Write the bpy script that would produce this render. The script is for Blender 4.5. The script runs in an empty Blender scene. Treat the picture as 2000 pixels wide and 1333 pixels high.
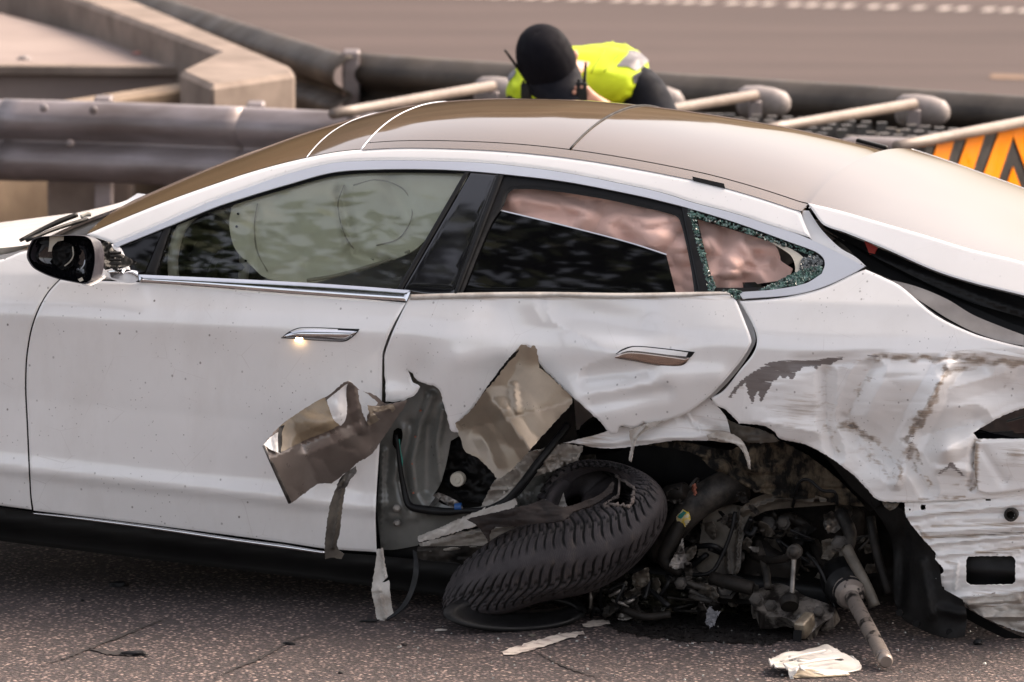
import bpy, bmesh, math, random
import numpy as np
from math import radians, sin, cos, tan, atan2, pi, sqrt
from mathutils import Vector, Matrix, noise as mnoise
from mathutils.geometry import delaunay_2d_cdt
random.seed(7); rng = np.random.default_rng(7)
scene = bpy.context.scene
C = scene.collection
# ------------------------------------------------------------ camera, sky, sun, exposure
FPX, CAMH, PITCH = 14000., 3.7, radians(7.93)      # focal length in pixels of the 2000 px wide photograph
cam_d = bpy.data.cameras.new('camera'); cam = bpy.data.objects.new('camera', cam_d); C.objects.link(cam)
cam.location = (0, 0, CAMH); cam.rotation_euler = (pi/2-PITCH, 0, 0)
cam_d.sensor_width = 36; cam_d.lens = 36*FPX/2000; cam_d.clip_end = 3000; cam_d.clip_start = .5
cam_d.dof.use_dof = True; cam_d.dof.focus_distance = 20.75; cam_d.dof.aperture_fstop = 5.2
scene.camera = cam
SUN_EL, SUN_AZ = radians(44), radians(63)         # azimuth from +Y (away from the camera) towards +X
world = bpy.data.worlds.new('World'); scene.world = world; world.use_nodes = True
wn = world.node_tree; wn.nodes.clear()
wo = wn.nodes.new('ShaderNodeOutputWorld'); bg = wn.nodes.new('ShaderNodeBackground'); sky = wn.nodes.new('ShaderNodeTexSky')
sky.sky_type = 'NISHITA'; sky.sun_disc = False; sky.sun_elevation = SUN_EL; sky.sun_rotation = SUN_AZ
sky.air_density = 1.0; sky.dust_density = 6.0; sky.ozone_density = .6; sky.altitude = 50
bg.inputs['Strength'].default_value = .15
hsv = wn.nodes.new('ShaderNodeHueSaturation'); hsv.inputs['Saturation'].default_value = .55      # thin high cloud
hsv.inputs['Color'].default_value = (1, 1, 1, 1); tint = wn.nodes.new('ShaderNodeMix'); tint.data_type = 'RGBA'; tint.blend_type = 'MULTIPLY'; tint.inputs[0].default_value = 1; tint.inputs[7].default_value = (1, .915, .855, 1)
wn.links.new(sky.outputs[0], hsv.inputs['Color']); wn.links.new(hsv.outputs[0], tint.inputs[6]); wn.links.new(tint.outputs[2], bg.inputs['Color']); wn.links.new(bg.outputs[0], wo.inputs['Surface'])
sun_d = bpy.data.lights.new('sun', 'SUN'); sun = bpy.data.objects.new('sun', sun_d); C.objects.link(sun)
sun_d.energy = .85; sun_d.angle = radians(35); sun_d.color = (1, .76, .55)
sdir = Vector((sin(SUN_AZ)*cos(SUN_EL), cos(SUN_AZ)*cos(SUN_EL), sin(SUN_EL)))
sun.rotation_euler = sdir.to_track_quat('Z', 'Y').to_euler(); sun.location = sdir*50
vs = scene.view_settings; vs.view_transform = 'Standard'; vs.look = 'None'; vs.exposure = 1.76; vs.gamma = 1; vs.use_curve_mapping = False
scene.cycles.max_bounces = 7; scene.cycles.diffuse_bounces = 3; scene.cycles.glossy_bounces = 4; scene.cycles.transparent_max_bounces = 12
scene.cycles.use_denoising = True; scene.cycles.sample_clamp_indirect = 6

# ------------------------------------------------------------ measuring: photograph pixel -> point in the place
CO = np.array([0, 0, CAMH]); FR = np.array([0, cos(PITCH), -sin(PITCH)]); UP = np.array([0, sin(PITCH), cos(PITCH)])
def rays(px, py):
    px = np.atleast_1d(np.asarray(px, float)); py = np.atleast_1d(np.asarray(py, float))
    return FR + np.outer((px-1000)/FPX, [1, 0, 0]) + np.outer((666.5-py)/FPX, UP)
def ground(px, py, z=0.):
    r = rays(px, py)[0]; return CO + r*((z-CAMH)/r[2])
def at_y(px, py, y):
    r = rays(px, py)[0]; return CO + r*(y/r[1])
# the car's own frame: u to its tail, v across (away from the camera), w up; its tail sags on the wrecked corner
TH, PH = radians(15), radians(3.8)
CU = np.array([cos(TH)*cos(PH), -sin(TH)*cos(PH), -sin(PH)]); CV = np.array([sin(TH), cos(TH), 0]); CW = np.cross(CU, CV)
COR = np.array([0, 20.6, -.09]); CM = np.stack([CU, CV, CW])
C0 = CM @ (CO-COR)
WID = 1.96
def lrays(px, py): return rays(px, py) @ CM.T
def PV(px, py, v):                                  # pixels -> car coordinates on the plane v
    r = lrays(px, py); t = (np.asarray(v, float)-C0[1])/r[:, 1]
    return C0 + r*t[:, None] if np.ndim(t) else C0 + r*t
def P(px, py, v): return PV([px], [py], np.array([v]))[0]
def l2w(p): return COR + np.asarray(p) @ CM
def w2l(p): return CM @ (np.asarray(p)-COR)
def hit(px, py, g, t0=None):                        # pixels -> surface g(u,v,w)=0
    px = np.atleast_1d(np.asarray(px, float)); py = np.atleast_1d(np.asarray(py, float))
    r = lrays(px, py); t = (0.05-C0[1])/r[:, 1] if t0 is None else t0+0*px
    for _ in range(24):
        q = C0+r*t[:, None]; e = g(q); d = (g(q+r*.002)-e)/.002
        d = np.where(np.abs(d) < .05, .05*np.sign(d+1e-9), d)
        t = t-np.clip(e/d, -.3, .3)
    return C0+r*t[:, None]
def pch(x, xs, ys, sm=.02):                         # a smoothed profile table
    g = np.linspace(min(xs)-.5, max(xs)+.5, 20000); y = np.interp(g, xs, ys)
    k = max(1, int(sm/(g[1]-g[0]))); ker = np.hanning(2*k+3); ker /= ker.sum()
    y = np.convolve(np.pad(y, len(ker)//2, mode='edge'), ker, 'valid')
    return lambda a: np.interp(a, g, y)
prof = pch(0, [.15, .25, .345, .375, .42, .60, .78, .875, .885, .93, 1.02, 1.08], [.085, .060, .040, .022, .034, .034, .014, .001, 0, .012, .055, .115], .022)
def belt(u): return .985+.066*(u+1.237)
def S(u, w):
    t = np.maximum(w-belt(u), 0)
    v = prof(np.minimum(w, belt(u))-(belt(u)-1.02)*np.clip((w-.45)/.5, 0, 1)) + .74*t + .12*t*t
    v = v + .020*np.clip((-u-.9)/1.2, 0, 3)**2 + .10*np.clip((u-1.05)/.8, 0, 2)**2
    v = v - .030*np.exp(-((u-.92)/.30)**2-((w-.86)/.17)**2)
    return v
def side(off=0., disp=None):
    def f(px, py):
        o = off if disp is None else off-disp(np.asarray(px, float), np.asarray(py, float))
        return hit(px, py, lambda q: q[:, 1]-S(q[:, 0], q[:, 2])-o)
    return f
def rbf(pts, sm=0.):                                # depth v from scattered (px,py,v); straight-line kernel keeps folds
    a = np.array(pts, float); X = a[:, :2]/100; n = len(a)
    K = np.linalg.norm(X[:, None]-X[None], axis=2)+np.eye(n)*sm
    M = np.block([[K, np.c_[X, np.ones(n)]], [np.c_[X, np.ones(n)].T, np.zeros((3, 3))]])
    c = np.linalg.solve(M+1e-9*np.eye(n+3), np.r_[a[:, 2], 0, 0, 0])
    def f(px, py):
        Y = np.c_[np.atleast_1d(px), np.atleast_1d(py)]/100
        return np.linalg.norm(Y[:, None]-X[None], axis=2) @ c[:n] + np.c_[Y, np.ones(len(Y))] @ c[n:]
    return f
def depth(pts, disp=None, sm=0.):
    r = rbf(pts, sm)
    return lambda px, py: PV(px, py, r(px, py)-(0 if disp is None else disp(np.asarray(px, float), np.asarray(py, float))))
def flat(v, disp=None):
    return lambda px, py: PV(px, py, v-(0*np.asarray(px, float) if disp is None else disp(np.asarray(px, float), np.asarray(py, float))))
def segd(px, py, x0, y0, x1, y1):
    dx, dy = x1-x0, y1-y0; L = dx*dx+dy*dy+1e-9
    t = np.clip(((px-x0)*dx+(py-y0)*dy)/L, 0, 1)
    return np.hypot(px-x0-t*dx, py-y0-t*dy), t
def ridges(lst, sharp=1.):                          # (x0,y0,x1,y1,width px,height m): outward folds, inward if negative
    def f(px, py):
        o = 0*px; m_ = 0*px
        for (x0, y0, x1, y1, wd, h) in lst:
            d, t = segd(px, py, x0, y0, x1, y1); q = d/wd
            k = h*(np.exp(-q*q) if sharp < 1 else np.maximum(0, 1-q)**1.05)
            o = np.maximum(o, k); m_ = np.minimum(m_, k)
        return o+m_
    return f
_vals = rng.random((64, 64))
def vn(x, y):                                       # value noise
    xi = np.floor(x).astype(int); yi = np.floor(y).astype(int); fx = x-xi; fy = y-yi
    fx = fx*fx*(3-2*fx); fy = fy*fy*(3-2*fy); g = lambda a, b: _vals[a % 64, b % 64]
    return (g(xi, yi)*(1-fx)+g(xi+1, yi)*fx)*(1-fy)+(g(xi, yi+1)*(1-fx)+g(xi+1, yi+1)*fx)*fy
def crumple(sx, sy, amp, seed=0):                   # angular crumpling noise
    def f(px, py):
        x = px/sx+seed*7.3; y = py/sy+seed*3.1
        a = np.abs(vn(x+.4*y, y)-.5)*2; b = np.abs(vn(2.1*x-.7*y+9, 2.1*y)-.5)*2
        return amp*(a*.7+b*.35-.5)
    return f
def folds(lst):                                    # (x0,y0,x1,y1,slope): the sheet bends along a line, metres per 100 px on its left
    def f(px, py):
        o = 0*px
        for (x0, y0, x1, y1, k) in lst:
            L = math.hypot(x1-x0, y1-y0); o = o+k*np.maximum(0, ((x1-x0)*(py-y0)-(y1-y0)*(px-x0))/L)/100
        return o
    return f
def add(*fs): return lambda px, py: sum(f(px, py) for f in fs)
def bump(lst):                                      # (cx,cy,rx,ry,h) smooth swellings and dents
    def f(px, py):
        o = 0*px
        for (cx, cy, rx, ry, h) in lst: o = o+h*np.exp(-((px-cx)/rx)**2-((py-cy)/ry)**2)
        return o
    return f
# ------------------------------------------------------------ mesh builders
def link(o, parent=None):
    C.objects.link(o)
    if parent is not None: o.parent = parent
    return o
def mesh_obj(name, V, Fc, mat, parent=None, smooth=True, mats=None, fm=None):
    m = bpy.data.meshes.new(name); m.from_pydata([tuple(map(float, v)) for v in V], [], [tuple(map(int, f)) for f in Fc]); m.update()
    for mm in (mats or [mat]): m.materials.append(mm)
    if fm is not None: m.polygons.foreach_set('material_index', np.asarray(fm, dtype=np.int32))
    m.polygons.foreach_set('use_smooth', np.full(len(m.polygons), smooth))
    return link(bpy.data.objects.new(name, m), parent)
def curve(pts, step=7., closed=True, corner=38.):   # spline through points, corners where the line turns sharply
    p = np.array([q[:2] for q in pts], float); n = len(p); out = []
    def cor(i):
        if not closed and i in (0, n-1): return True
        a = p[i]-p[i-1]; b = p[(i+1) % n]-p[i]
        c = a@b/(np.linalg.norm(a)*np.linalg.norm(b)+1e-9); return math.degrees(math.acos(max(-1, min(1, c)))) > corner
    cs = [cor(i) for i in range(n)]
    for i in range(n if closed else n-1):
        a, b = p[i], p[(i+1) % n]; L = np.linalg.norm(b-a); k = max(1, int(round(L/step)))
        ta = (b-a) if cs[i] else (b-p[i-1])*.5*L/max(1e-6, (L+np.linalg.norm(a-p[i-1]))/2)
        j = (i+1) % n; nb = p[(i+2) % n]
        tb = (b-a) if cs[j] else (nb-a)*.5*L/max(1e-6, (L+np.linalg.norm(nb-b))/2)
        for q in range(k):
            t = q/k; t2 = t*t; t3 = t2*t
            out.append((2*t3-3*t2+1)*a+(t3-2*t2+t)*ta+(-2*t3+3*t2)*b+(t3-t2)*tb)
    if not closed: out.append(p[-1])
    return np.array(out)
def inpoly(x, y, poly):
    r = np.zeros(len(x), bool); n = len(poly)
    for i in range(n):
        x0, y0 = poly[i]; x1, y1 = poly[(i+1) % n]
        c = ((y0 > y) != (y1 > y)); r ^= c & (x < (x1-x0)*(y-y0)/((y1-y0) if y1 != y0 else 1e-9)+x0)
    return r
def pdist(x, y, poly):
    d = np.full(len(x), 1e9)
    for i in range(len(poly)):
        d = np.minimum(d, segd(x, y, *poly[i], *poly[(i+1) % len(poly)])[0])
    return d
def panel(name, outline, surf0, mat, parent=None, res=11., th=.0014, holes=(), hem=0., hemw=5., rag=0., ragf=None, attr=None, step=None, mats=None, face_mat=None, corner=38., back=None, edge=None):
    """sheet cut to an outline, shaped by surf(px,py), with a front, a back and a rim"""
    loops = [curve(outline, step or min(res*.7, 7), corner=corner)]+[curve(h, step or min(res*.7, 7), corner=corner) for h in holes]
    if rag:
        for k, L in enumerate(loops):
            j = (rng.random(L.shape)-.5)*2*rag
            if ragf is not None: j *= ragf(L[:, 0], L[:, 1])[:, None]
            loops[k] = L+j
    x0, y0 = loops[0].min(0); x1, y1 = loops[0].max(0)
    gx, gy = np.meshgrid(np.arange(x0, x1, res), np.arange(y0, y1, res*.87)); gx = gx+(np.arange(gx.shape[0]) % 2)[:, None]*res/2
    gx = gx.ravel(); gy = gy.ravel(); keep = inpoly(gx, gy, loops[0])
    for h in loops[1:]: keep &= ~inpoly(gx, gy, h)
    gx, gy = gx[keep], gy[keep]
    if len(gx):
        d = np.min([pdist(gx, gy, L) for L in loops], axis=0); k = d > max(res*.45, hemw*1.25 if hem else 0); gx, gy = gx[k], gy[k]
    if hem:                                          # rows of points following the edge, so that the rolled rim shades evenly
        for L in loops:
            tg = np.roll(L, -1, 0)-np.roll(L, 1, 0); tg /= np.linalg.norm(tg, axis=1)[:, None]+1e-9; nr_ = np.c_[-tg[:, 1], tg[:, 0]]
            for fr in (.35, .7, 1.05):
                for sg in (1, -1):
                    Q = L+nr_*hemw*fr*sg; k = inpoly(Q[:, 0], Q[:, 1], loops[0])
                    for h in loops[1:]: k &= ~inpoly(Q[:, 0], Q[:, 1], h)
                    Q = Q[k]
                    if len(Q):
                        dd = np.min([pdist(Q[:, 0], Q[:, 1], L2) for L2 in loops], axis=0); Q = Q[dd > hemw*fr*.9]; gx = np.r_[gx, Q[:, 0]]; gy = np.r_[gy, Q[:, 1]]
    vs_, ed = [], []
    for L in loops:
        o = len(vs_); n = len(L); vs_ += [Vector((a, b)) for a, b in L]; ed += [(o+i, o+(i+1) % n) for i in range(n)]
    vs_ += [Vector((a, b)) for a, b in zip(gx, gy)]
    vo, eo, fo, *_ = delaunay_2d_cdt(vs_, ed, [], 0, 1e-4)
    pv = np.array([(v.x, v.y) for v in vo]); T = np.array([f for f in fo if len(f) == 3])
    c = pv[T].mean(1); k = inpoly(c[:, 0], c[:, 1], loops[0])
    for h in loops[1:]: k &= ~inpoly(c[:, 0], c[:, 1], h)
    T = T[k]
    if hem:
        def surf(px, py):
            d_ = np.min([pdist(px, py, L) for L in loops], axis=0); ins = inpoly(px, py, loops[0])
            for L in loops[1:]: ins &= ~inpoly(px, py, L)
            d_ = np.where(ins, d_, -d_); Q = surf0(px, py); Q[:, 1] += hem*np.clip(1-d_/hemw, 0, 1)**2; return Q
    else: surf = surf0
    used = np.unique(T); mp = -np.ones(len(pv), int); mp[used] = np.arange(len(used)); T = mp[T]; pv = pv[used]
    X = surf(pv[:, 0], pv[:, 1])
    def vnorm(X):
        fn = np.cross(X[T[:, 1]]-X[T[:, 0]], X[T[:, 2]]-X[T[:, 0]]); N = np.zeros_like(X)
        for k in range(3): np.add.at(N, T[:, k], fn)
        return N/(np.linalg.norm(N, axis=1)[:, None]+1e-12)
    N = vnorm(X); view = X-C0
    if (N*view).sum(1).mean() > 0: T = T[:, ::-1]; N = -N
    e_ = 1.2; NA_ = np.cross(surf(pv[:, 0]+e_, pv[:, 1])-surf(pv[:, 0]-e_, pv[:, 1]), surf(pv[:, 0], pv[:, 1]+e_)-surf(pv[:, 0], pv[:, 1]-e_))
    NA_ /= np.linalg.norm(NA_, axis=1)[:, None]+1e-12; NA_ *= np.sign((NA_*N).sum(1)+1e-12)[:, None]
    n = len(X); B = X-N*th
    V = [X, B]; Fc = [T, T[:, ::-1]+n]
    e = {}
    for t in T:
        for i in range(3):
            a, b = t[i], t[(i+1) % 3]; e[(a, b)] = e.get((a, b), 0)+1
    be = [(a, b) for (a, b) in e if (b, a) not in e]
    fl = [tuple(t) for t in np.vstack(Fc)]; V = np.vstack(V); m0 = len(V); ex = []; 
    for i, (a, b) in enumerate(be):
        ex += [X[a], X[b], B[b], B[a]]; o = m0+4*i; fl.append((o+1, o, o+3, o+2))
    V = np.vstack([V, np.array(ex)]) if ex else V
    fm = None
    if back is not None or edge is not None:
        mats = [mat, back or mat, edge or mat]; fm = [0]*len(T)+[1]*len(T)+[2]*len(be)
    o = mesh_obj(name, V, fl, mat, parent, True, mats, fm)
    CN = np.zeros((len(V), 3)); CN[:n] = NA_; o.data.normals_split_custom_set_from_vertices([tuple(c) for c in CN])
    if attr:
        PX = np.vstack([pv, pv]+([np.array([pv[q] for (a, b) in be for q in (a, b, b, a)])] if be else []))
        for an, fn in attr.items():
            A = o.data.attributes.new(an, 'FLOAT', 'POINT'); A.data.foreach_set('value', np.clip(fn(PX[:, 0], PX[:, 1]), 0, 1).astype(np.float32))
    return o
def sweep(name, pts, rad, mat, parent=None, n=10, sub=6, cap=True, flatten=None):
    p = np.array(pts, float); R = np.full(len(p), rad) if np.ndim(rad) == 0 else np.array(rad, float)
    if len(p) > 2 and sub > 1:
        q, r2 = [], []
        for i in range(len(p)-1):
            a, b = p[i], p[i+1]; ta = (b-p[i-1])/2 if i else b-a; tb = (p[i+2]-a)/2 if i+2 < len(p) else b-a
            for k in range(sub):
                t = k/sub; t2 = t*t; t3 = t2*t
                q.append((2*t3-3*t2+1)*a+(t3-2*t2+t)*ta+(-2*t3+3*t2)*b+(t3-t2)*tb); r2.append(R[i]*(1-t)+R[i+1]*t)
        q.append(p[-1]); r2.append(R[-1]); p = np.array(q); R = np.array(r2)
    d = np.gradient(p, axis=0); d /= np.linalg.norm(d, axis=1)[:, None]+1e-12
    a = np.array([0, 0, 1.]) if abs(d[0][2]) < .9 else np.array([1., 0, 0]); u = np.cross(d[0], a); u /= np.linalg.norm(u)
    V = []; 
    for i in range(len(p)):
        u = u-d[i]*(u@d[i]); u /= np.linalg.norm(u); w = np.cross(d[i], u)
        for k in range(n):
            s = 2*pi*k/n; V.append(p[i]+R[i]*(u*cos(s)+w*sin(s)*(flatten or 1)))
    Fc = [(i*n+k, i*n+(k+1) % n, (i+1)*n+(k+1) % n, (i+1)*n+k) for i in range(len(p)-1) for k in range(n)]
    if cap: Fc += [tuple(range(n-1, -1, -1)), tuple((len(p)-1)*n+k for k in range(n))]
    return mesh_obj(name, V, Fc, mat, parent)
def lathe(name, p0, p1, profile, mat, parent=None, n=24, sharp=True):
    """profile of (distance along the axis in m, radius)"""
    p0 = np.array(p0, float); d = np.array(p1, float)-p0; d /= np.linalg.norm(d)
    a = np.array([0, 0, 1.]) if abs(d[2]) < .9 else np.array([1., 0, 0]); u = np.cross(d, a); u /= np.linalg.norm(u); w = np.cross(d, u)
    V = [p0+d*t+r*(u*cos(2*pi*k/n)+w*sin(2*pi*k/n)) for (t, r) in profile for k in range(n)]
    Fc = [(i*n+k, i*n+(k+1) % n, (i+1)*n+(k+1) % n, (i+1)*n+k) for i in range(len(profile)-1) for k in range(n)]
    Fc += [tuple(range(n-1, -1, -1)), tuple((len(profile)-1)*n+k for k in range(n))]
    o = mesh_obj(name, V, Fc, mat, parent)
    if sharp: sharpen(o)
    return o
def sharpen(o, ang=40):
    bm = bmesh.new(); bm.from_mesh(o.data)
    for e in bm.edges:
        if len(e.link_faces) == 2 and e.calc_face_angle(0) > radians(ang): e.smooth = False
    bm.to_mesh(o.data); bm.free(); return o
def bev_box(name, c, dims, mat, parent=None, R=None, bev=.01, seg=2, taper=None):
    bm = bmesh.new(); bmesh.ops.create_cube(bm, size=1)
    for v in bm.verts:
        v.co = Vector((v.co.x*dims[0], v.co.y*dims[1], v.co.z*dims[2]))
        if taper and v.co.z > 0: v.co.x *= taper[0]; v.co.y *= taper[1]
    if bev: bmesh.ops.bevel(bm, geom=bm.edges[:], offset=bev, segments=seg, affect='EDGES', profile=.5)
    m = bpy.data.meshes.new(name); bm.to_mesh(m); bm.free(); m.materials.append(mat)
    m.polygons.foreach_set('use_smooth', np.full(len(m.polygons), seg > 1))
    o = link(bpy.data.objects.new(name, m), parent); o.location = tuple(map(float, c))
    if R is not None: o.rotation_euler = R
    if seg > 1: sharpen(o, 50)
    return o
def loft(name, rings, mat, parent=None, closed=True, caps=True, smooth=True):
    n = len(rings[0]); V = np.vstack([np.array(r, float) for r in rings]); Fc = []
    for i in range(len(rings)-1):
        for k in range(n if closed else n-1):
            Fc.append((i*n+k, i*n+(k+1) % n, (i+1)*n+(k+1) % n, (i+1)*n+k))
    if caps and closed: Fc += [tuple(range(n-1, -1, -1)), tuple((len(rings)-1)*n+k for k in range(n))]
    return mesh_obj(name, V, Fc, mat, parent, smooth)
def prism(name, poly, d, mat, parent=None, bev=0.):
    """closed polygon of 3-D points extruded by vector d"""
    p = np.array(poly, float); n = len(p); V = np.vstack([p, p+np.array(d)])
    Fc = [tuple(range(n-1, -1, -1)), tuple(range(n, 2*n))]+[(k, (k+1) % n, n+(k+1) % n, n+k) for k in range(n)]
    o = mesh_obj(name, V, Fc, mat, parent, False)
    bm = bmesh.new(); bm.from_mesh(o.data); bmesh.ops.recalc_face_normals(bm, faces=bm.faces)
    if bev: bmesh.ops.bevel(bm, geom=bm.edges[:], offset=bev, segments=1, affect='EDGES')
    bm.to_mesh(o.data); bm.free(); return o
def tag(o, label=None, cat=None, group=None, kind=None):
    for k, v in (('label', label), ('category', cat), ('group', group), ('kind', kind)):
        if v: o[k] = v
    return o
def empty(name, loc=(0, 0, 0), rz=0.):
    o = bpy.data.objects.new(name, None); C.objects.link(o); o.location = tuple(map(float, loc)); o.rotation_euler = (0, 0, rz); return o
def copy_tree(o, parent=None):
    c = o.copy(); C.objects.link(c); c.parent = parent
    for ch in list(o.children): copy_tree(ch, c)
    return c
# ------------------------------------------------------------ materials
class NT:
    def __init__(s, name):
        s.m = bpy.data.materials.new(name); s.m.use_nodes = True; s.t = s.m.node_tree; s.b = s.t.nodes['Principled BSDF']; s.out = s.t.nodes['Material Output']
        s.tc = s.n('ShaderNodeTexCoord')
    def n(s, ty, **kw):
        x = s.t.nodes.new(ty)
        for k, v in kw.items(): setattr(x, k, v)
        return x
    def l(s, a, b): s.t.links.new(a, b)
    def val(s, sock, v):
        if hasattr(v, 'is_output') or isinstance(v, bpy.types.NodeSocket): s.l(v, sock)
        else: sock.default_value = v
    def mapping(s, sc=(1, 1, 1), coord='Object', rot=(0, 0, 0)):
        m = s.n('ShaderNodeMapping'); m.inputs['Scale'].default_value = sc; m.inputs['Rotation'].default_value = rot; s.l(s.tc.outputs[coord], m.inputs[0]); return m.outputs[0]
    def noise(s, scale, detail=4, rough=.55, vec=None, dist=0.):
        x = s.n('ShaderNodeTexNoise'); x.inputs['Scale'].default_value = scale; x.inputs['Detail'].default_value = detail; x.inputs['Roughness'].default_value = rough; x.inputs['Distortion'].default_value = dist
        s.l(vec if vec is not None else s.tc.outputs['Object'], x.inputs['Vector']); return x.outputs['Fac']
    def vor(s, scale, vec=None, feature='F1', out='Distance', rnd=1.):
        x = s.n('ShaderNodeTexVoronoi', feature=feature); x.inputs['Scale'].default_value = scale; x.inputs['Randomness'].default_value = rnd
        s.l(vec if vec is not None else s.tc.outputs['Object'], x.inputs['Vector']); return x.outputs[out]
    def ramp(s, fac, lo, hi, a=0., b=1.):
        x = s.n('ShaderNodeMapRange'); x.clamp = True
        for k, v in zip(('From Min', 'From Max', 'To Min', 'To Max'), (lo, hi, a, b)): x.inputs[k].default_value = v
        s.l(fac, x.inputs['Value']); return x.outputs['Result']
    def math(s, op, a, b=0.):
        x = s.n('ShaderNodeMath', operation=op); s.val(x.inputs[0], a); s.val(x.inputs[1], b); return x.outputs[0]
    def mix(s, fac, a, b):
        x = s.n('ShaderNodeMix', data_type='RGBA'); s.val(x.inputs['Factor'], fac)
        for k, v in (('A', a), ('B', b)):
            so = [i for i in x.inputs if i.name == k and i.type == 'RGBA'][0]
            s.val(so, (*v, 1) if isinstance(v, tuple) and len(v) == 3 else v)
        return [o for o in x.outputs if o.type == 'RGBA'][0]
    def attr(s, name):
        x = s.n('ShaderNodeAttribute'); x.attribute_name = name; return x.outputs['Fac']
    def bump(s, h, strength=.3, dist=.002):
        x = s.n('ShaderNodeBump'); x.inputs['Strength'].default_value = strength; x.inputs['Distance'].default_value = dist
        s.l(h, x.inputs['Height']); s.l(x.outputs[0], s.b.inputs['Normal']); return x
    def col(s, c): s.val(s.b.inputs['Base Color'], (*c, 1) if isinstance(c, tuple) and len(c) == 3 else c); return s
    def set(s, **kw):
        for k, v in kw.items(): s.val(s.b.inputs[{'rough': 'Roughness', 'metal': 'Metallic', 'coat': 'Coat Weight', 'coatr': 'Coat Roughness', 'spec': 'Specular IOR Level', 'alpha': 'Alpha'}[k]], v)
        return s
def pm(name, c, c2=None, rough=.5, metal=0., coat=0., scale=9., bs=0., bscale=70., rv=.12, spec=.5, lo=.35, hi=.65, stretch=(1, 1, 1)):
    s = NT(name); c2 = c2 or tuple(x*.72 for x in c)
    v = s.mapping(stretch); nz = s.noise(scale, 6, .6, v)
    s.col(s.mix(s.ramp(nz, lo, hi), c2, c)); s.set(metal=metal, coat=coat, spec=spec, rough=s.ramp(s.noise(scale*2.3, 5, .6, v), .3, .7, max(0, rough-rv), min(1, rough+rv)))
    if bs: s.bump(s.noise(bscale, 6, .65, v), bs)
    return s.m
M = {}
WHITE = (.82, .81, .80)
def paint(name, dirt=1., scrape=False, base=WHITE, gloss=1.):
    s = NT(name); v = s.mapping((1, 1, 1))
    c = s.mix(s.ramp(s.noise(2.2, 5, .6), .35, .75), base, tuple(b*.93 for b in base))
    # road film thicker in broad uneven patches
    film = s.math('MULTIPLY', s.ramp(s.noise(5.5, 7, .7, s.mapping((1, 1, .35))), .48, .78), .16*dirt)
    c = s.mix(film, c, (.33, .27, .21))
    sp = s.math('MULTIPLY', s.ramp(s.vor(30, s.mapping((1, 1, .8))), .12, .06), s.ramp(s.noise(3.2, 4, .65), .46, .60))
    sp2 = s.math('MULTIPLY', s.ramp(s.vor(62, s.mapping((1, .6, .9))), .14, .07), s.ramp(s.noise(4.7, 4, .65), .50, .62))
    c = s.mix(s.math('MULTIPLY', s.math('MAXIMUM', sp, sp2), .8*dirt), c, (.055, .04, .03))
    # thin hairline scratches
    wv = s.vor(5.5, s.mapping((1, 1, 1), rot=(0, .4, 0)), 'DISTANCE_TO_EDGE')
    hair = s.math('MULTIPLY', s.ramp(wv, .004, .0015), s.ramp(s.noise(6, 2), .52, .6)); c = s.mix(s.math('MULTIPLY', hair, .22*dirt), c, (.3, .25, .22))
    r = s.ramp(s.noise(11, 5, .6), .3, .7, .14, .24); coat = 1.
    if scrape:
        st = s.noise(16, 8, .72, s.mapping((.30, 1, 7.0), rot=(0, radians(-4), 0))); st2 = s.noise(38, 6, .7, s.mapping((.20, 1, 5.5), rot=(0, radians(-5), 0)))
        a = s.attr('scuff'); b = s.attr('bare')
        k1 = s.ramp(s.math('ADD', s.math('MULTIPLY', a, .62), s.math('MULTIPLY', st, .75)), .62, .83)
        k2 = s.ramp(s.math('ADD', s.math('MULTIPLY', a, .55), s.math('MULTIPLY', st2, .8)), .74, .90)
        c = s.mix(s.math('MULTIPLY', k1, .85), c, s.mix(s.ramp(s.noise(20, 4), .4, .6), (.38, .28, .19), (.31, .25, .20)))
        c = s.mix(s.math('MULTIPLY', k2, .6), c, (.14, .115, .10))
        bb = s.ramp(s.math('ADD', b, s.math('MULTIPLY', s.math('SUBTRACT', st2, .5), 2.6)), .50, .66)
        c = s.mix(bb, c, s.mix(st2, (.10, .085, .08), (.24, .21, .20)))
        kk = s.math('MAXIMUM', s.math('MAXIMUM', k1, bb), s.math('MULTIPLY', s.attr('scr'), .8))
        r = s.math('ADD', r, s.math('MULTIPLY', kk, .35)); coat = s.math('SUBTRACT', 1., s.math('MULTIPLY', kk, .85))
        s.bump(s.math('ADD', s.math('MULTIPLY', st2, s.attr('scr')), s.math('MULTIPLY', k1, -.5)), .25, .0015)
    s.col(c).set(rough=r, coat=coat if scrape else gloss, coatr=.06, spec=.5*gloss); return s.m
M['white'] = paint('white_paint'); M['white_clean'] = paint('white_roof_paint', .35); M['hood'] = paint('low_gloss_hood_paint', .3, gloss=.25); M['scraped'] = paint('scraped_white_paint', .7, True)  # hood: same white paint, gloss cut so it reads brighter, not mirroring the slope
M['bare'] = pm('bare_torn_metal', (.62, .60, .57), (.40, .37, .34), .3, .8, 0, 30, .3, 90)
M['flapin'] = pm('bare_inner_panel', (.29, .24, .18), (.20, .16, .12), .34, .35, .2, 5, .06, 60, .10)
M['flapgrey'] = pm('grey_inner_panel', (.22, .185, .165), (.145, .118, .102), .34, .35, .2, 5, .06, 60, .10)
M['inner'] = pm('grey_primer', (.19, .19, .175), (.115, .117, .107), .38, 0, .5, 6, .1, 50)
M['dirty_white'] = pm('dirty_white_metal', (.50, .47, .43), (.24, .20, .165), .5, 0, .1, 11, .35, 45, .15, .5, .32, .58)
M['black'] = pm('black_plastic', (.006, .006, .0065), (.0035, .0035, .0035), .5, 0, 0, 12, .1, 90, spec=.22)
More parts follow.
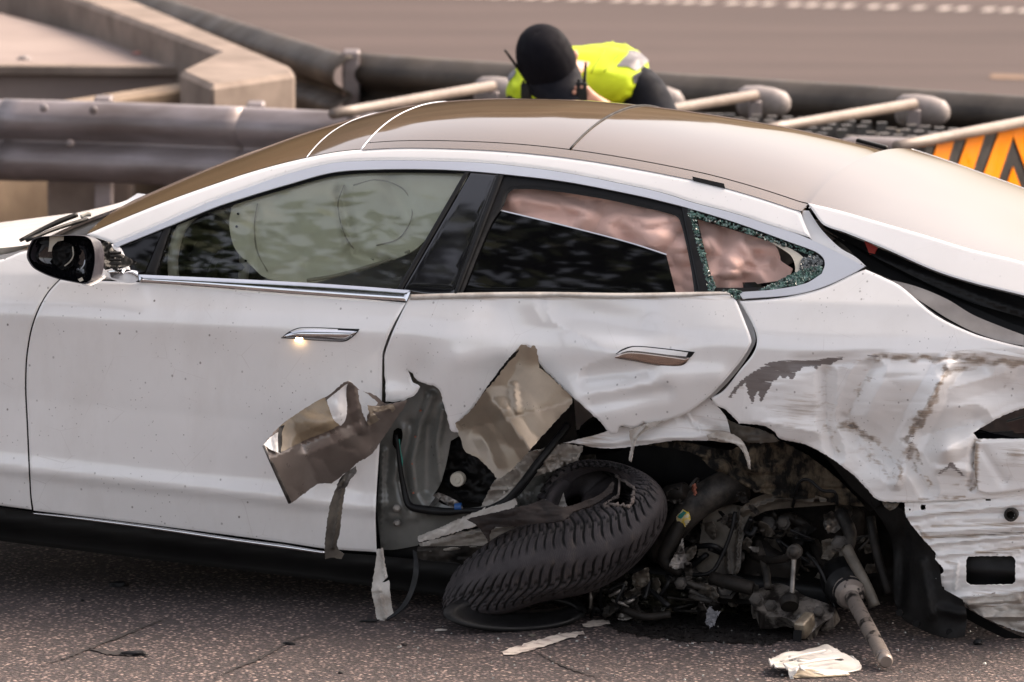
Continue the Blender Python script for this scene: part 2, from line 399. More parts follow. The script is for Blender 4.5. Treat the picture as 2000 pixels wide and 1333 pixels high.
M['sill'] = pm('black_sill_plastic', (.007, .0068, .0065), (.004, .004, .004), .55, 0, 0, 6, .1, 60, spec=.22)
M['rubber'] = pm('black_rubber', (.009, .009, .010), (.006, .006, .006), .45, 0, 0, 14, spec=.22)
M['gloss'] = pm('gloss_black', (.006, .006, .008), (.004, .004, .005), .05, 0, 1., 6, rv=.02)
M['chrome'] = pm('brushed_chrome', (.72, .73, .75), (.62, .62, .64), .10, 1., 0, 14, rv=.05)
M['satin'] = pm('satin_trim', (.74, .77, .82), (.70, .72, .77), .36, .75, 0, 3, rv=.02)
M['alu'] = pm('grimy_aluminium', (.26, .24, .22), (.05, .044, .04), .45, .6, 0, 14, .3, 60, .15, lo=.38, hi=.62)
M['steel'] = pm('dark_steel', (.055, .047, .040), (.010, .009, .008), .6, .3, 0, 16, .4, 60, .15, lo=.4, hi=.6)
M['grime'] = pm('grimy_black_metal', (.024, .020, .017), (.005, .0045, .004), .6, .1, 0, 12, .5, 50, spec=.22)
M['khaki'] = pm('dusty_grey_plate', (.135, .118, .095), (.035, .029, .024), .6, .0, 0, 10, .3, 50)
M['felt'] = pm('dirty_felt_liner', (.095, .075, .052), (.006, .0055, .005), .95, 0, 0, 26, .8, 45, .05, .2, .44, .62, (1, 1, .45))
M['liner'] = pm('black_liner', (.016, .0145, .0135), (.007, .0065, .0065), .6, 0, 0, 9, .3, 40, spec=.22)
M['yellow'] = pm('yellow_sticker', (.65, .48, .05), (.55, .50, .38), .4, 0, 0, 40, lo=.45, hi=.55)
M['teal'] = pm('teal_sticker', (.03, .22, .18), None, .4)
M['bluec'] = pm('blue_clip', (.02, .10, .32), None, .4)
M['cream'] = pm('cream_plastic', (.55, .52, .44), (.42, .39, .33), .5)
M['tan'] = pm('tan_leather', (.42, .38, .31), (.34, .30, .25), .6)
M['dark'] = pm('dark_trim', (.007, .007, .0075), None, .6, spec=.22)
M['redlamp'] = pm('red_lamp', (.35, .05, .04), None, .15, 0, .8)
M['orange_wire'] = pm('copper_wire', (.30, .10, .06), None, .5)
def airbag_mat(name, c, c2):
    s = NT(name); s.col(s.mix(s.ramp(s.noise(5, 5, .6), .35, .65), c2, c)).set(rough=.85, spec=.1)
    s.b.inputs['Sheen Weight'].default_value = .15; s.bump(s.noise(900, 2), .1, .0005); return s.m
M['airbag_pink'] = airbag_mat('pink_airbag_cloth', (.74, .50, .43), (.64, .42, .355))
M['airbag_beige'] = airbag_mat('beige_airbag_cloth', (.80, .77, .66), (.70, .65, .52))
def glass_mat(name, tint, refl=1.35, dirt=.0):
    s = NT(name); tr = s.n('ShaderNodeBsdfTransparent'); tr.inputs[0].default_value = (*tint, 1); gl = s.n('ShaderNodeBsdfGlossy'); gl.inputs['Roughness'].default_value = .015
    fz = s.n('ShaderNodeFresnel'); fz.inputs['IOR'].default_value = 1.52; mx = s.n('ShaderNodeMixShader')
    s.l(s.math('MULTIPLY', fz.outputs[0], refl), mx.inputs[0]); s.l(tr.outputs[0], mx.inputs[1]); s.l(gl.outputs[0], mx.inputs[2])
    if dirt:
        df = s.n('ShaderNodeBsdfDiffuse'); df.inputs[0].default_value = (.4, .36, .3, 1); m2 = s.n('ShaderNodeMixShader')
        s.l(s.math('MULTIPLY', s.ramp(s.noise(9, 6, .7), .4, .8), dirt), m2.inputs[0]); s.l(mx.outputs[0], m2.inputs[1]); s.l(df.outputs[0], m2.inputs[2]); s.l(m2.outputs[0], s.out.inputs[0])
    else: s.l(mx.outputs[0], s.out.inputs[0])
    return s.m
M['glass'] = glass_mat('green_side_glass', (.945, .965, .935), 1.05)
s = NT('black_privacy_glass'); s.col((.0025, .0025, .003)).set(rough=.02, spec=.5); M['pglass'] = s.m
s = NT('roof_glass'); s.col(s.mix(s.ramp(s.noise(3, 4), .3, .7), (.075, .052, .036), (.095, .068, .049))).set(rough=s.ramp(s.noise(6, 5), .3, .7, .03, .07), spec=.34); M['roof'] = s.m
s = NT('tinted_windshield'); s.col((.11, .072, .042)).set(rough=.08, spec=.36); M['wshield'] = s.m
s = NT('crumbled_green_glass'); s.col(s.mix(s.ramp(s.noise(60, 3), .42, .62), (.008, .030, .024), (.10, .19, .165))).set(rough=.12, spec=.9); M['crumb'] = s.m
s = NT('road_asphalt')
cell = s.n('ShaderNodeTexVoronoi'); cell.inputs['Scale'].default_value = 78; s.l(s.tc.outputs['Object'], cell.inputs['Vector'])
sep = s.n('ShaderNodeSeparateColor'); s.l(cell.outputs['Color'], sep.inputs[0])
c = s.mix(s.ramp(sep.outputs[0], .15, .85), (.090, .072, .073), (.37, .272, .247)); c = s.mix(s.ramp(sep.outputs[1], .80, .86), c, (.54, .41, .355)); c = s.mix(s.ramp(sep.outputs[2], .72, .78), c, (.06, .05, .056))
c = s.mix(s.ramp(cell.outputs['Distance'], .25, .55), c, (.05, .042, .041))
c = s.mix(s.math('MULTIPLY', s.ramp(s.noise(260, 3), .4, .7), .35), c, (.05, .042, .042))
c = s.mix(s.math('MULTIPLY', s.ramp(s.noise(1.7, 5, .6), .45, .75), .45), c, (.05, .042, .041))
c = s.mix(s.math('MULTIPLY', s.ramp(s.noise(4.5, 6, .7), .55, .75), .3), c, (.24, .185, .16))
s.col(c).set(rough=.82, spec=.3); s.bump(s.math('SUBTRACT', s.noise(190, 4, .6), s.math('MULTIPLY', cell.outputs['Distance'], 1.2)), .9, .006); M['asphalt'] = s.m
s = NT('far_carriageway'); st = s.noise(1.1, 6, .6, s.mapping((.25, 1.6, 1), rot=(0, 0, radians(15))))
s.col(s.mix(s.ramp(st, .3, .72), (.044, .031, .028), (.074, .053, .048))).set(rough=.85, spec=.25); s.bump(s.noise(60, 4), .4, .006); M['farroad'] = s.m
M['concrete'] = pm('weathered_concrete', (.225, .18, .15), (.14, .11, .09), .85, 0, 0, 4.5, .5, 30, .05, .3)
M['slab'] = pm('pale_paving', (.24, .195, .175), (.195, .155, .14), .85, 0, 0, 2.2, .3, 25, .05, .3)
M['galv'] = pm('dull_galvanised_steel', (.27, .24, .245), (.115, .092, .085), .40, .35, 0, 3.2, .15, 40, .12, stretch=(.5, 1, 2.))
M['line'] = pm('worn_white_line', (.55, .49, .43), (.26, .21, .19), .8, 0, 0, 26, .4, 90, .05, .3, .36, .52)

# ------------------------------------------------------------ ground and road
def sheet(name, pts, mat, z, kind='structure', sub=0):
    p = [(*map(float, q), z) for q in pts]; return tag(mesh_obj(name, p, [tuple(range(len(p)))], mat, None, False), kind=kind)
sheet('ground', [(-900, -120), (900, -120), (900, 1500), (-900, 1500)], M['asphalt'], 0)
RD = radians(-27)                                    # the way the far carriageway runs
def along(p, a, b): return (p[0]+a*cos(RD)-b*sin(RD), p[1]+a*sin(RD)+b*cos(RD))
g0 = ground(1400, 250)
sheet('far_road', [along(g0, -300, 0), along(g0, 300, 0), along(g0, 300, 90), along(g0, -300, 90)], M['farroad'], .004)

# ------------------------------------------------------------ the car
car = bpy.data.objects.new('car', None); C.objects.link(car)
car.matrix_world = Matrix(((CU[0], CV[0], CW[0], COR[0]), (CU[1], CV[1], CW[1], COR[1]), (CU[2], CV[2], CW[2], COR[2]), (0, 0, 0, 1)))
tag(car, 'wrecked white fastback car with torn rear side, deployed airbags and missing rear wheel', 'car')
# --- roof, windscreen and hatch glass as crowned sheets between the near and far edges
RAIL = [(168, 459), (240, 428), (330, 392), (420, 360), (490, 337), (560, 318), (650, 299), (720, 292), (790, 289), (895, 291), (1000, 297), (1105, 308), (1210, 324), (1350, 351), (1415, 367), (1490, 389), (1562, 413)]
ra = np.array(RAIL, float)
def rail_y(x): return np.interp(x, curve(RAIL, 5, False)[:, 0], curve(RAIL, 5, False)[:, 1])
def roof_piece(name, x0, x1, mat, s0=-1., s1=1., nx=24, ns=40, lift=0., bow=None, crown=None, corner=0., parent=car, c0=None, c1=None):
    xs = np.linspace(x0, x1, nx); E = side(0.)(xs, rail_y(xs)); V = []
    for i in range(nx):
        for sv in np.linspace(s0, s1, ns):
            k = max(0., 1-abs(sv)**2.15); b = bow(xs[i]) if bow else 0.; cr = crown(xs[i]) if crown else .07
            rc = corner*np.clip((abs(sv)-.72)/.28, 0, 1)**2.5*(max(0, 1-(i/(nx-1))*6))     # rounded front corner
            u = E[i, 0]-b*(1-sv*sv)+rc
            V.append((u, WID/2+sv*(WID/2-E[i, 1]), E[i, 2]+cr*k+lift))
    n = ns; Fc = [(i*n+k, (i+1)*n+k, (i+1)*n+k+1, i*n+k+1) for i in range(nx-1) for k in range(n-1)]
    o = mesh_obj(name, V, Fc, mat, parent); md = o.modifiers.new('thick', 'SOLIDIFY'); md.thickness = .006; md.offset = -1; md.use_rim = False
    return o
cw = lambda x: np.interp(x, [168, 400, 600, 700, 850, 1000, 1300, 1562], [.028, .035, .047, .057, .066, .070, .066, .056])
bw = lambda x: np.interp(x, [100, 168, 420, 600, 720, 1100], [.07, .06, .045, .035, .02, .0])
roof_piece('windshield', 168, 597.5, M['wshield'], bow=bw, crown=cw, nx=30, s0=-.985, s1=.985)
roof_piece('roof_header', 599, 703.5, M['roof'], bow=bw, crown=cw, nx=12, s0=-.985, s1=.985)
roof_piece('roof_glass', 705.5, 1099.6, M['roof'], s0=-.885, s1=.885, bow=bw, crown=cw)
roof_piece('roof_glass', 1102, 1568, M['roof'], s0=-.885, s1=.885, bow=bw, crown=cw)
roof_piece('roof_side_trim', 707, 1566, M['roof'], s0=-1., s1=-.897, ns=6, bow=bw, crown=cw, nx=50)
roof_piece('roof_side_trim', 707, 1566, M['roof'], s0=.897, s1=1., ns=6, bow=bw, crown=cw, nx=50)
roof_piece('roof_frame', 590, 1570, M['dark'], bow=bw, crown=cw, nx=40, lift=-.03)
# header bead
def roof_line(name, x, s0, s1, r, mat, lift=.002, n=30, corner=0.):
    E = side(0.)([x], [rail_y(x)])[0]; pts = []
    for sv in np.linspace(s0, s1, n): pts.append((E[0]-bw(x)*(1-sv*sv), WID/2+sv*(WID/2-E[1]), E[2]+cw(x)*max(0, 1-abs(sv)**2.15)+lift))
    return sweep(name, pts, r, mat, car, 6, 1)
roof_line('roof_seal', 704.5, -.985, .985, .0026, M['satin'], -.001)
roof_line('roof_seal', 598, -.985, .985, .002, M['satin'], -.001)
roof_line('roof_seal', 1101, -.885, .885, .0035, M['dark'], .001)
# --- side: fender, doors, rail, window frames
fender = panel('front_fender', [(-930, 760), (-900, 660), (-700, 600), (-400, 556), (-150, 524), (0, 508), (44, 492), (150, 474), (222, 478), (236, 486), (262, 548), (117, 544), (93, 570), (74, 602), (60, 640), (53, 675), (49, 710), (48, 763), (51, 827), (55, 918), (58, 971), (61, 996), (0, 988), (-110, 972), (-118, 900), (-150, 800), (-220, 730), (-320, 705), (-420, 720), (-500, 780), (-540, 860), (-560, 930), (-800, 900), (-900, 850)], side(), M['white'], car, 13, hem=.004)
hood_edge = [(-930, 668), (-700, 603), (-400, 557), (-150, 525), (0, 506), (42, 490)]
hp = curve(hood_edge, 12, False); HE = PV(hp[:, 0], hp[:, 1]-2, np.interp(hp[:, 0], [-930, -500, 0, 42], [.42, .28, .25, .25]))
V = []; ns = 44
for e in HE:
    for sv in np.linspace(-1, 1, ns):
        rc = .11*np.clip((abs(sv)-.80)/.2, 0, 1)**2*np.clip((e[0]+2.0)/.35, 0, 1)
        V.append((e[0]-rc+.02*(1-sv*sv)*np.clip((e[0]+2.0)/.3, 0, 1), WID/2+sv*(WID/2-e[1]), e[2]-.008+.036*max(0, 1-abs(sv)**2.6)))
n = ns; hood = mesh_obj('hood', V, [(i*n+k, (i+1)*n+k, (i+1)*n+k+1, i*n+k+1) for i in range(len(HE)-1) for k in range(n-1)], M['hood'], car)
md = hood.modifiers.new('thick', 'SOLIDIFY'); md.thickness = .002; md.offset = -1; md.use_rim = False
# cowl tray behind the hood, with the wiper
EA = side(0.)([168.], [459.])[0]; EB = HE[-1]; V = []
for t in np.linspace(0, 1, 6):
    for sv in np.linspace(-1, 1, 30):
        a = np.array([EB[0]-.01+.01*(1-sv*sv), WID/2+sv*(WID/2-EB[1]-.01), EB[2]-.035+.043*(1-abs(sv)**2.6)]); b = np.array([EA[0]-.06*(1-sv*sv)+.01, WID/2+sv*(WID/2-EA[1]-.03), EA[2]-.006+.020*(1-abs(sv)**2.15)])
        V.append(a*(1-t)+b*t-np.array([0, 0, .02*sin(pi*t)]))
mesh_obj('cowl', V, [(i*30+k, (i+1)*30+k, (i+1)*30+k+1, i*30+k+1) for i in range(5) for k in range(29)], M['black'], car)
def wsurf(px, py, lift=.0):                          # point on the windscreen/cowl zone by pixel, taken near v from the slope of the glass
    return P(px, py, lift)
wip = sweep('wiper', [P(40, 470, .36), P(75, 452, .42), P(118, 432, .48), P(150, 420, .52)], [.006, .007, .009, .008], M['black'], car, 8)
sweep('wiper_arm', [P(158, 424, .50), P(167, 420, .51), P(176, 418, .52)], [.006, .006, .009], M['cream'], wip, 8, 4)
sweep('wiper_blade', [P(52, 470, .30), P(110, 447, .42), P(170, 428, .55)], .006, M['rubber'], wip, 6, 4)
DOORF = [(117, 547), (95, 571), (77, 602), (63, 640), (56, 675), (52, 710), (51, 763), (54, 827), (58, 918), (61, 971), (65, 998), (200, 1014), (350, 1033), (560, 1061), (634, 1072), (735, 1079), (733, 1000), (741, 864), (745, 785), (746, 700), (748, 685), (764, 643), (792, 592), (700, 584), (560, 574), (400, 561), (271, 552)]
fdent = add(bump([(560, 870, 150, 60, -.006), (470, 930, 110, 45, -.004), (690, 960, 60, 60, -.006), (300, 800, 220, 60, .003)]), ridges([(640, 890, 690, 960, 40, -.007)], .5))
fdoor = panel('front_door', DOORF, side(0., fdent), M['white'], car, 11, hem=.004, hemw=6)
# white roof rail and the satin window surround
up_ = curve(RAIL, 12, False); CHU = [(1563, 459), (1500, 439), (1440, 419), (1350, 395), (1300, 379), (1245, 366), (1105, 338), (1000, 324), (930, 318), (800, 314), (737, 314), (650, 319), (560, 341), (490, 365), (400, 399), (315, 437), (221, 477)]
panel('roof_rail', list(map(tuple, up_[::2]))+[(1562, 413), (1572, 440), (1584, 466)]+CHU, side(), M['white_clean'], car, 10, hem=.006, hemw=7)
WTOP = [(228, 483), (322, 445), (420, 405), (490, 382), (560, 361), (650, 337), (737, 331), (850, 331), (912, 334), (980, 340), (1105, 355), (1245, 382), (1300, 395), (1342, 406), (1440, 436), (1545, 474), (1591, 491), (1607, 503), (1611, 517), (1605, 535), (1573, 554), (1510, 566), (1447, 571)]
panel('window_surround', WTOP+[(1444, 573), (1450, 584), (1545, 576), (1608, 560), (1671, 531), (1689, 521), (1629, 490), (1564, 460)]+CHU[1:], side(-.003), M['satin'], car, 4.5, th=.004)
panel('belt_trim', [(269, 537), (400, 543), (560, 551), (700, 560), (801, 568), (798, 578), (793, 589), (700, 583), (560, 573), (400, 560), (271, 551)], side(-.012), M['chrome'], fdoor, 3.5, th=.008, hem=.006, hemw=9)
# black frame work behind the surround
FRAME_IN = [(331, 446), (420, 412), (560, 369), (650, 345), (735, 338), (906, 339), (780, 566), (690, 561), (560, 553), (400, 545), (301, 537)]
panel('window_frame', [(222, 487), (322, 443), (420, 403), (560, 359), (650, 335), (737, 329), (850, 329), (917, 333), (795, 574), (700, 567), (560, 557), (400, 549), (262, 540), (240, 530)], side(.012), M['rubber'], car, 10, holes=[FRAME_IN])
panel('quarter_window', [(232, 487), (318, 449), (283, 531), (262, 534), (244, 526)], side(.006), M['pglass'], car, 9, th=.004)
panel('window_bar', [(320, 445), (334, 441), (304, 537), (284, 534)], side(.002), M['rubber'], car, 8, th=.008, hem=.003)
panel('front_window', [(334, 443), (420, 409), (560, 366), (650, 342), (735, 335), (908, 336), (783, 568), (690, 563), (560, 555), (400, 547), (298, 539)], side(.016), M['glass'], car, 12, th=.004)
pil = panel('b_pillar_cover', [(919, 336), (972, 340), (884, 577), (838, 577), (784, 569)], side(.002), M['gloss'], car, 10, th=.006, hem=.003)
panel('window_seal', [(908, 335), (917, 336), (784, 568), (774, 566)], side(-.003), M['rubber'], car, 8, th=.01, hem=.003)
panel('window_seal', [(972, 340), (984, 341), (893, 578), (884, 578)], side(-.003), M['rubber'], car, 8, th=.01, hem=.003)
# rear door window: thick black seal round the opening, curtain airbag inside, pane half lowered
R_IN = [(958, 440), (983, 402), (991, 380), (1003, 371), (1060, 372), (1175, 389), (1250, 405), (1315, 421), (1327, 432), (1347, 517), (1356, 577), (900, 581)]
panel('window_frame', [(976, 338), (1105, 353), (1245, 380), (1300, 393), (1334, 402), (1372, 578), (886, 582)], side(.008), M['rubber'], car, 9, th=.012, holes=[R_IN], hem=.006, hemw=8)
panel('rear_window', [(953, 405), (1000, 416), (1120, 445), (1230, 474), (1301, 497), (1322, 580), (886, 585)], side(.022), M['pglass'], car, 12, th=.005)
panel('pane_edge', [(952, 404), (1000, 415), (1120, 444), (1230, 473), (1302, 496), (1301, 498.5), (1230, 475.5), (1120, 446.5), (1000, 417.5), (952, 406.5)], side(.020), M['satin'], car, 8, th=.004)
panel('window_bar', [(1330, 402), (1347, 407), (1392, 578), (1366, 579)], side(0.), M['rubber'], car, 8, th=.012, hem=.004)
# quarter window: broken, crumbs of glass clinging to the frame
Q_IN = [(1361, 425), (1440, 449), (1510, 472), (1548, 492), (1556, 510), (1553, 540), (1545, 552), (1510, 560), (1400, 562), (1392, 556)]
panel('window_frame', [(1340, 405), (1440, 434), (1545, 472), (1593, 490), (1609, 503), (1613, 517), (1607, 537), (1574, 556), (1510, 568), (1447, 573), (1398, 576), (1386, 572)], side(.012), M['dark'], car, 8, th=.01, holes=[Q_IN])
panel('quarter_trim', [(1480, 458), (1540, 484), (1562, 497), (1576, 510), (1560, 532), (1552, 538), (1553, 520), (1545, 500), (1520, 482)], side(.006), M['cream'], car, 8, th=.004)
curt = add(ridges([(1000, 390, 1330, 440, 16, .02), (1150, 420, 1330, 480, 22, .03), (1210, 440, 1260, 500, 14, -.03), (1260, 440, 1330, 420, 18, .028), (1020, 400, 1120, 420, 12, -.02), (1380, 470, 1440, 520, 16, .03), (1420, 440, 1400, 560, 14, -.03), (1450, 470, 1500, 560, 14, .03), (1480, 500, 1440, 570, 12, -.025), (1390, 540, 1500, 520, 12, .025)], .5), crumple(85, 55, .055, 3), bump([(1230, 470, 22, 14, -.02), (1290, 455, 30, 30, .02)]), bump([(1040, 395, 60, 14, .02), (1440, 500, 60, 50, .035)]))
panel('curtain_airbag', [(970, 370), (1003, 360), (1100, 360), (1250, 388), (1345, 412), (1440, 438), (1500, 460), (1520, 490), (1525, 510), (1548, 525), (1540, 545), (1450, 562), (1392, 585), (1300, 600), (960, 600)], side(.075, curt), M['airbag_pink'], car, 6, th=.003)
# front side curtain seen through the front glass
c2 = add(bump([(660, 440, 120, 90, .022), (800, 430, 60, 70, .012)]), ridges([(665, 375, 690, 500, 12, -.06), (690, 500, 770, 520, 14, -.05), (760, 350, 800, 440, 18, -.03), (540, 400, 600, 470, 20, -.025), (600, 520, 700, 500, 14, -.03), (500, 410, 500, 520, 10, -.012), (690, 372, 760, 350, 14, .01)], .5), crumple(90, 60, .012, 5))
panel('curtain_airbag', [(452, 405), (480, 385), (560, 355), (700, 325), (920, 325), (905, 370), (830, 470), (800, 494), (727, 522), (650, 543), (606, 553), (560, 551), (515, 541), (490, 518), (470, 500), (456, 480), (448, 440)], side(.06, c2), M['airbag_beige'], car, 8, th=.003)
for (a, b) in [(465, 418), (462, 443), (480, 510)]: lathe('airbag_hole', side(.052, c2)([a], [b])[0], side(.06, c2)([a], [b])[0], [(0, .004), (.004, .004)], M['dark'], car, 10)
for sm in ([(672, 362), (660, 400), (668, 445), (690, 485), (730, 508)], [(503, 398), (497, 440), (502, 490), (522, 530)], [(690, 362), (740, 352), (790, 372), (805, 420), (780, 465), (735, 480)]):
    sweep('airbag_seam', side(.056, c2)(np.array([q_[0] for q_ in sm]), np.array([q_[1] for q_ in sm])), .0022, M['tan'], car, 6)
sweep('airbag_edge_cord', side(.058, c2)(np.array([600, 650, 700, 760, 800]), np.array([548, 540, 527, 508, 492])), .006, M['tan'], car, 6)
# interior: steering wheel, dash, seats, cabin walls
cw_ = P(408, 515, .30); ring = [cw_+np.array([.10*cos(a)*.75, .12*cos(a), .165*sin(a)-.02*cos(a)]) for a in np.linspace(0, 2*pi, 25)]
stw = sweep('steering_wheel', ring, .016, M['cream'], car, 8, 2, False); sweep('wheel_spoke', [ring[0], cw_, ring[12]], .012, M['dark'], stw, 8, 3); lathe('wheel_hub', cw_, cw_+np.array([-1, 0, .3]), [(-.02, .03), (-.02, .06), (.05, .06)], M['dark'], stw, 16)
def lbox(name, c, d, mat, bev=.03, R=None): return bev_box(name, c, d, mat, car, R, bev, 3)
lbox('dashboard', (-1.42, .98, .90), (.42, 1.45, .22), M['dark'], .07)
for vy in (.55, 1.40):
    st_ = lbox('front_seat', (-.55, vy, .55), (.52, .50, .16), M['tan'], .05); 
    bb = bev_box('seat_back', (.22, 0, .35), (.14, .48, .62), M['tan'], st_, (0, radians(14), 0), .05, 3); bev_box('headrest', (.32, 0, .72), (.09, .26, .16), M['tan'], st_, (0, radians(10), 0), .04, 3)
rs = lbox('rear_seat', (.30, .98, .55), (.50, 1.25, .20), M['dark'], .06); bev_box('seat_back', (.30, 0, .32), (.14, 1.25, .60), M['dark'], rs, (0, radians(20), 0), .05, 3)
lbox('floor_pan', (-.55, .98, .235), (2.9, 1.62, .07), M['black'], .02); lbox('parcel_shelf', (.95, .98, .95), (.7, 1.3, .03), M['dark'], .01); lbox('firewall', (-1.72, .98, .60), (.05, 1.5, .6), M['dark'], .01)
# --- far side of the body, mirrored
us = np.linspace(-2.95, 1.85, 60); wsx = np.concatenate([np.linspace(.25, 1.0, 18)]); V = []
for a in us:
    for b in np.linspace(0, 1, 20):
        w_ = .25+b*(belt(a)-.25) if a > -1.6 else .25+b*(min(belt(a), np.interp(a, [-2.95, -2.0, -1.6], [.58, .78, .86]))-.25)
        w_ -= b*.11*np.exp(-((a+1.52)/.16)**2)*(a > -1.6); V.append((a, WID-S(np.array(a), np.array(w_)), w_))
fs = mesh_obj('far_body_side', V, [(i*20+k, i*20+k+1, (i+1)*20+k+1, (i+1)*20+k) for i in range(59) for k in range(19)], M['white'], car)
V = []
for a in np.linspace(-1.25, .60, 40):
    ex = np.interp(a, side()(ra[:, 0], ra[:, 1])[:, 0], side()(ra[:, 0], ra[:, 1])[:, 2])
    for b in np.linspace(0, 1, 8):
        w_ = belt(a)+b*max(.005, ex-belt(a)); V.append((a, WID-S(np.array(a), np.array(w_))+.001, w_))
mesh_obj('far_window', V, [(i*8+k, i*8+k+1, (i+1)*8+k+1, (i+1)*8+k) for i in range(39) for k in range(7)], M['pglass'], car)
# nose and front wheel (left of the frame)
lbox('front_bumper', (-2.93, .98, .50), (.14, 1.35, .48), M['white'], .06)
def wheel(cx, cv):
    rt = .345; root = lathe('front_wheel', (cx, cv, rt+.045), (cx, cv+1, rt+.045), [(0, .235), (0, .30), (.02, .335), (.05, rt), (.20, rt), (.23, .335), (.25, .30), (.25, .235)], M['rubber'], car, 48)
    lathe('rim', (cx, cv, rt+.045), (cx, cv+1, rt+.045), [(-.012, .03), (-.012, .06), (-.004, .075), (-.006, .19), (-.014, .215), (-.010, .233), (.02, .236)], M['alu'], root, 40); return root
wheel(-2.06, .03); wheel(-2.06, 1.68); wheel(.90, 1.68)
# --- door handles
def handle(parent, out, pocket, mat, off, lam=False):
    panel('handle_pocket', pocket, side(.004), M['black'], parent, 7, th=.003)
    return panel('door_handle', out, side(-off, bump([(sum(p[0] for p in out)/len(out), sum(p[1] for p in out)/len(out), 60, 12, .006)])), mat, parent, 6, th=.012, hem=.005, hemw=5)
hb = lambda off: side(-off)
# the front handle in its recess
panel('handle_pocket', [(548, 661), (565, 648), (588, 640), (702, 643), (697, 651), (680, 665), (665, 668)], side(-.0015), M['dark'], fdoor, 6, th=.001)
panel('handle_pocket_lip', [(566, 648), (589, 641.5), (660, 643), (657, 648), (600, 646), (578, 650)], side(-.004), M['white_clean'], fdoor, 5, th=.002)
fh = panel('door_handle', [(550, 660), (566, 651), (590, 645), (640, 645), (696, 648), (689, 656), (676, 665), (655, 667), (600, 664)], side(-.012, bump([(622, 654, 70, 9, .008)])), M['chrome'], fdoor, 5, th=.010, hem=.006, hemw=6)
s = NT('lit_handle_lamp'); s.b.inputs['Emission Color'].default_value = (1, .62, .28, 1); s.b.inputs['Emission Strength'].default_value = 9; s.col((1, .8, .6)); M['led'] = s.m
panel('handle_lamp', [(576, 664.5), (590, 665.5), (589, 668), (577, 667)], side(-.0125), M['led'], fh, 4, th=.004)
# ------------------------------------------------------------ rear door
RDOOR = [(799, 580), (930, 577), (1070, 575), (1220, 577), (1350, 575), (1419, 573), (1430, 577), (1438, 589), (1455, 630), (1466, 660), (1467, 670), (1455, 693), (1430, 726), (1395, 765), (1366, 790), (1339, 808), (1300, 822), (1266, 831), (1257, 826), (1246, 833), (1230, 838), (1218, 832), (1209, 835), (1204, 848), (1191, 848), (1172, 825), (1149, 804), (1126, 783), (1112, 772), (1084, 744), (1062, 722), (1050, 705), (1044, 685), (1028, 676), (1012, 683), (998, 700), (970, 738), (943, 770), (920, 801), (893, 828), (897, 846), (886, 846), (878, 838), (872, 814), (865, 788), (857, 763), (844, 754), (821, 747), (811, 741), (805, 731), (795, 725), (801, 735), (806, 747), (819, 755), (811, 770), (792, 781), (772, 785), (753, 784), (750, 700), (753, 685), (769, 643)]
rdent0 = add(bump([(1080, 640, 170, 40, -.016), (1180, 800, 80, 60, .024), (1290, 760, 90, 45, .020), (1020, 740, 90, 70, -.020), (880, 720, 60, 70, .012), (810, 735, 30, 40, -.012), (1400, 640, 60, 50, .006), (930, 640, 60, 40, .004), (1240, 690, 120, 24, .012), (760, 770, 30, 20, .01)]),
            ridges([(1150, 735, 1260, 722, 22, -.016), (1160, 790, 1300, 765, 16, -.010), (900, 700, 980, 690, 24, .006), (1100, 600, 1240, 640, 40, -.012), (980, 600, 1120, 700, 46, -.010), (1250, 725, 1400, 735, 26, .010), (1060, 590, 1060, 650, 22, -.008)], .5))
rdent = lambda x, y: 1.35*rdent0(x, y)
tearf = lambda x, y: ((y > 722) & (x < 1270)).astype(float)
rdoor = panel('rear_door', RDOOR, side(0., rdent), M['scraped'], car, 7, hem=.004, hemw=5, rag=1.1, ragf=tearf, back=M['flapgrey'],
              attr={'scuff': lambda x, y: .62*np.exp(-((y-582)/7)**2)+.3*np.exp(-((x-1000)/60)**2-((y-640)/20)**2)+.35*np.exp(-((x-1410)/26)**2-((y-610)/16)**2), 'bare': lambda x, y: 0*x, 'scr': lambda x, y: 0*x})
# bent-over upper lip of the door where its trim is gone
panel('door_lip', [(800, 576), (930, 572), (1070, 571), (1220, 573), (1350, 571), (1422, 570), (1430, 577), (1419, 577), (1350, 580), (1220, 583), (1070, 581), (930, 583), (800, 587)], side(-.006, ridges([(1060, 570, 1080, 590, 20, -.006)], .5)), M['dirty_white'], rdoor, 7, th=.006, hem=.005)
# recessed rear handle, popped open
panel('handle_pocket', [(1202, 692), (1216, 682), (1238, 676), (1300, 681), (1357, 688), (1350, 697), (1330, 712)], side(-.002, rdent), M['dark'], rdoor, 6, th=.001)
panel('handle_pocket_lip', [(1204, 692), (1219, 684), (1240, 678), (1300, 683), (1344, 689), (1340, 697), (1300, 693), (1240, 688)], side(-.004, rdent), M['white_clean'], rdoor, 6, th=.002)
panel('door_handle', [(1199, 700), (1212, 690), (1232, 686), (1290, 692), (1346, 700), (1338, 711), (1322, 717), (1290, 716), (1240, 707)], side(-.020, lambda x, y: 0*x+.006), pm('dull_chrome', (.50, .42, .37), (.42, .34, .30), .22, 1., 0, 9, rv=.06), rdoor, 6, th=.014, hem=.005, hemw=5)
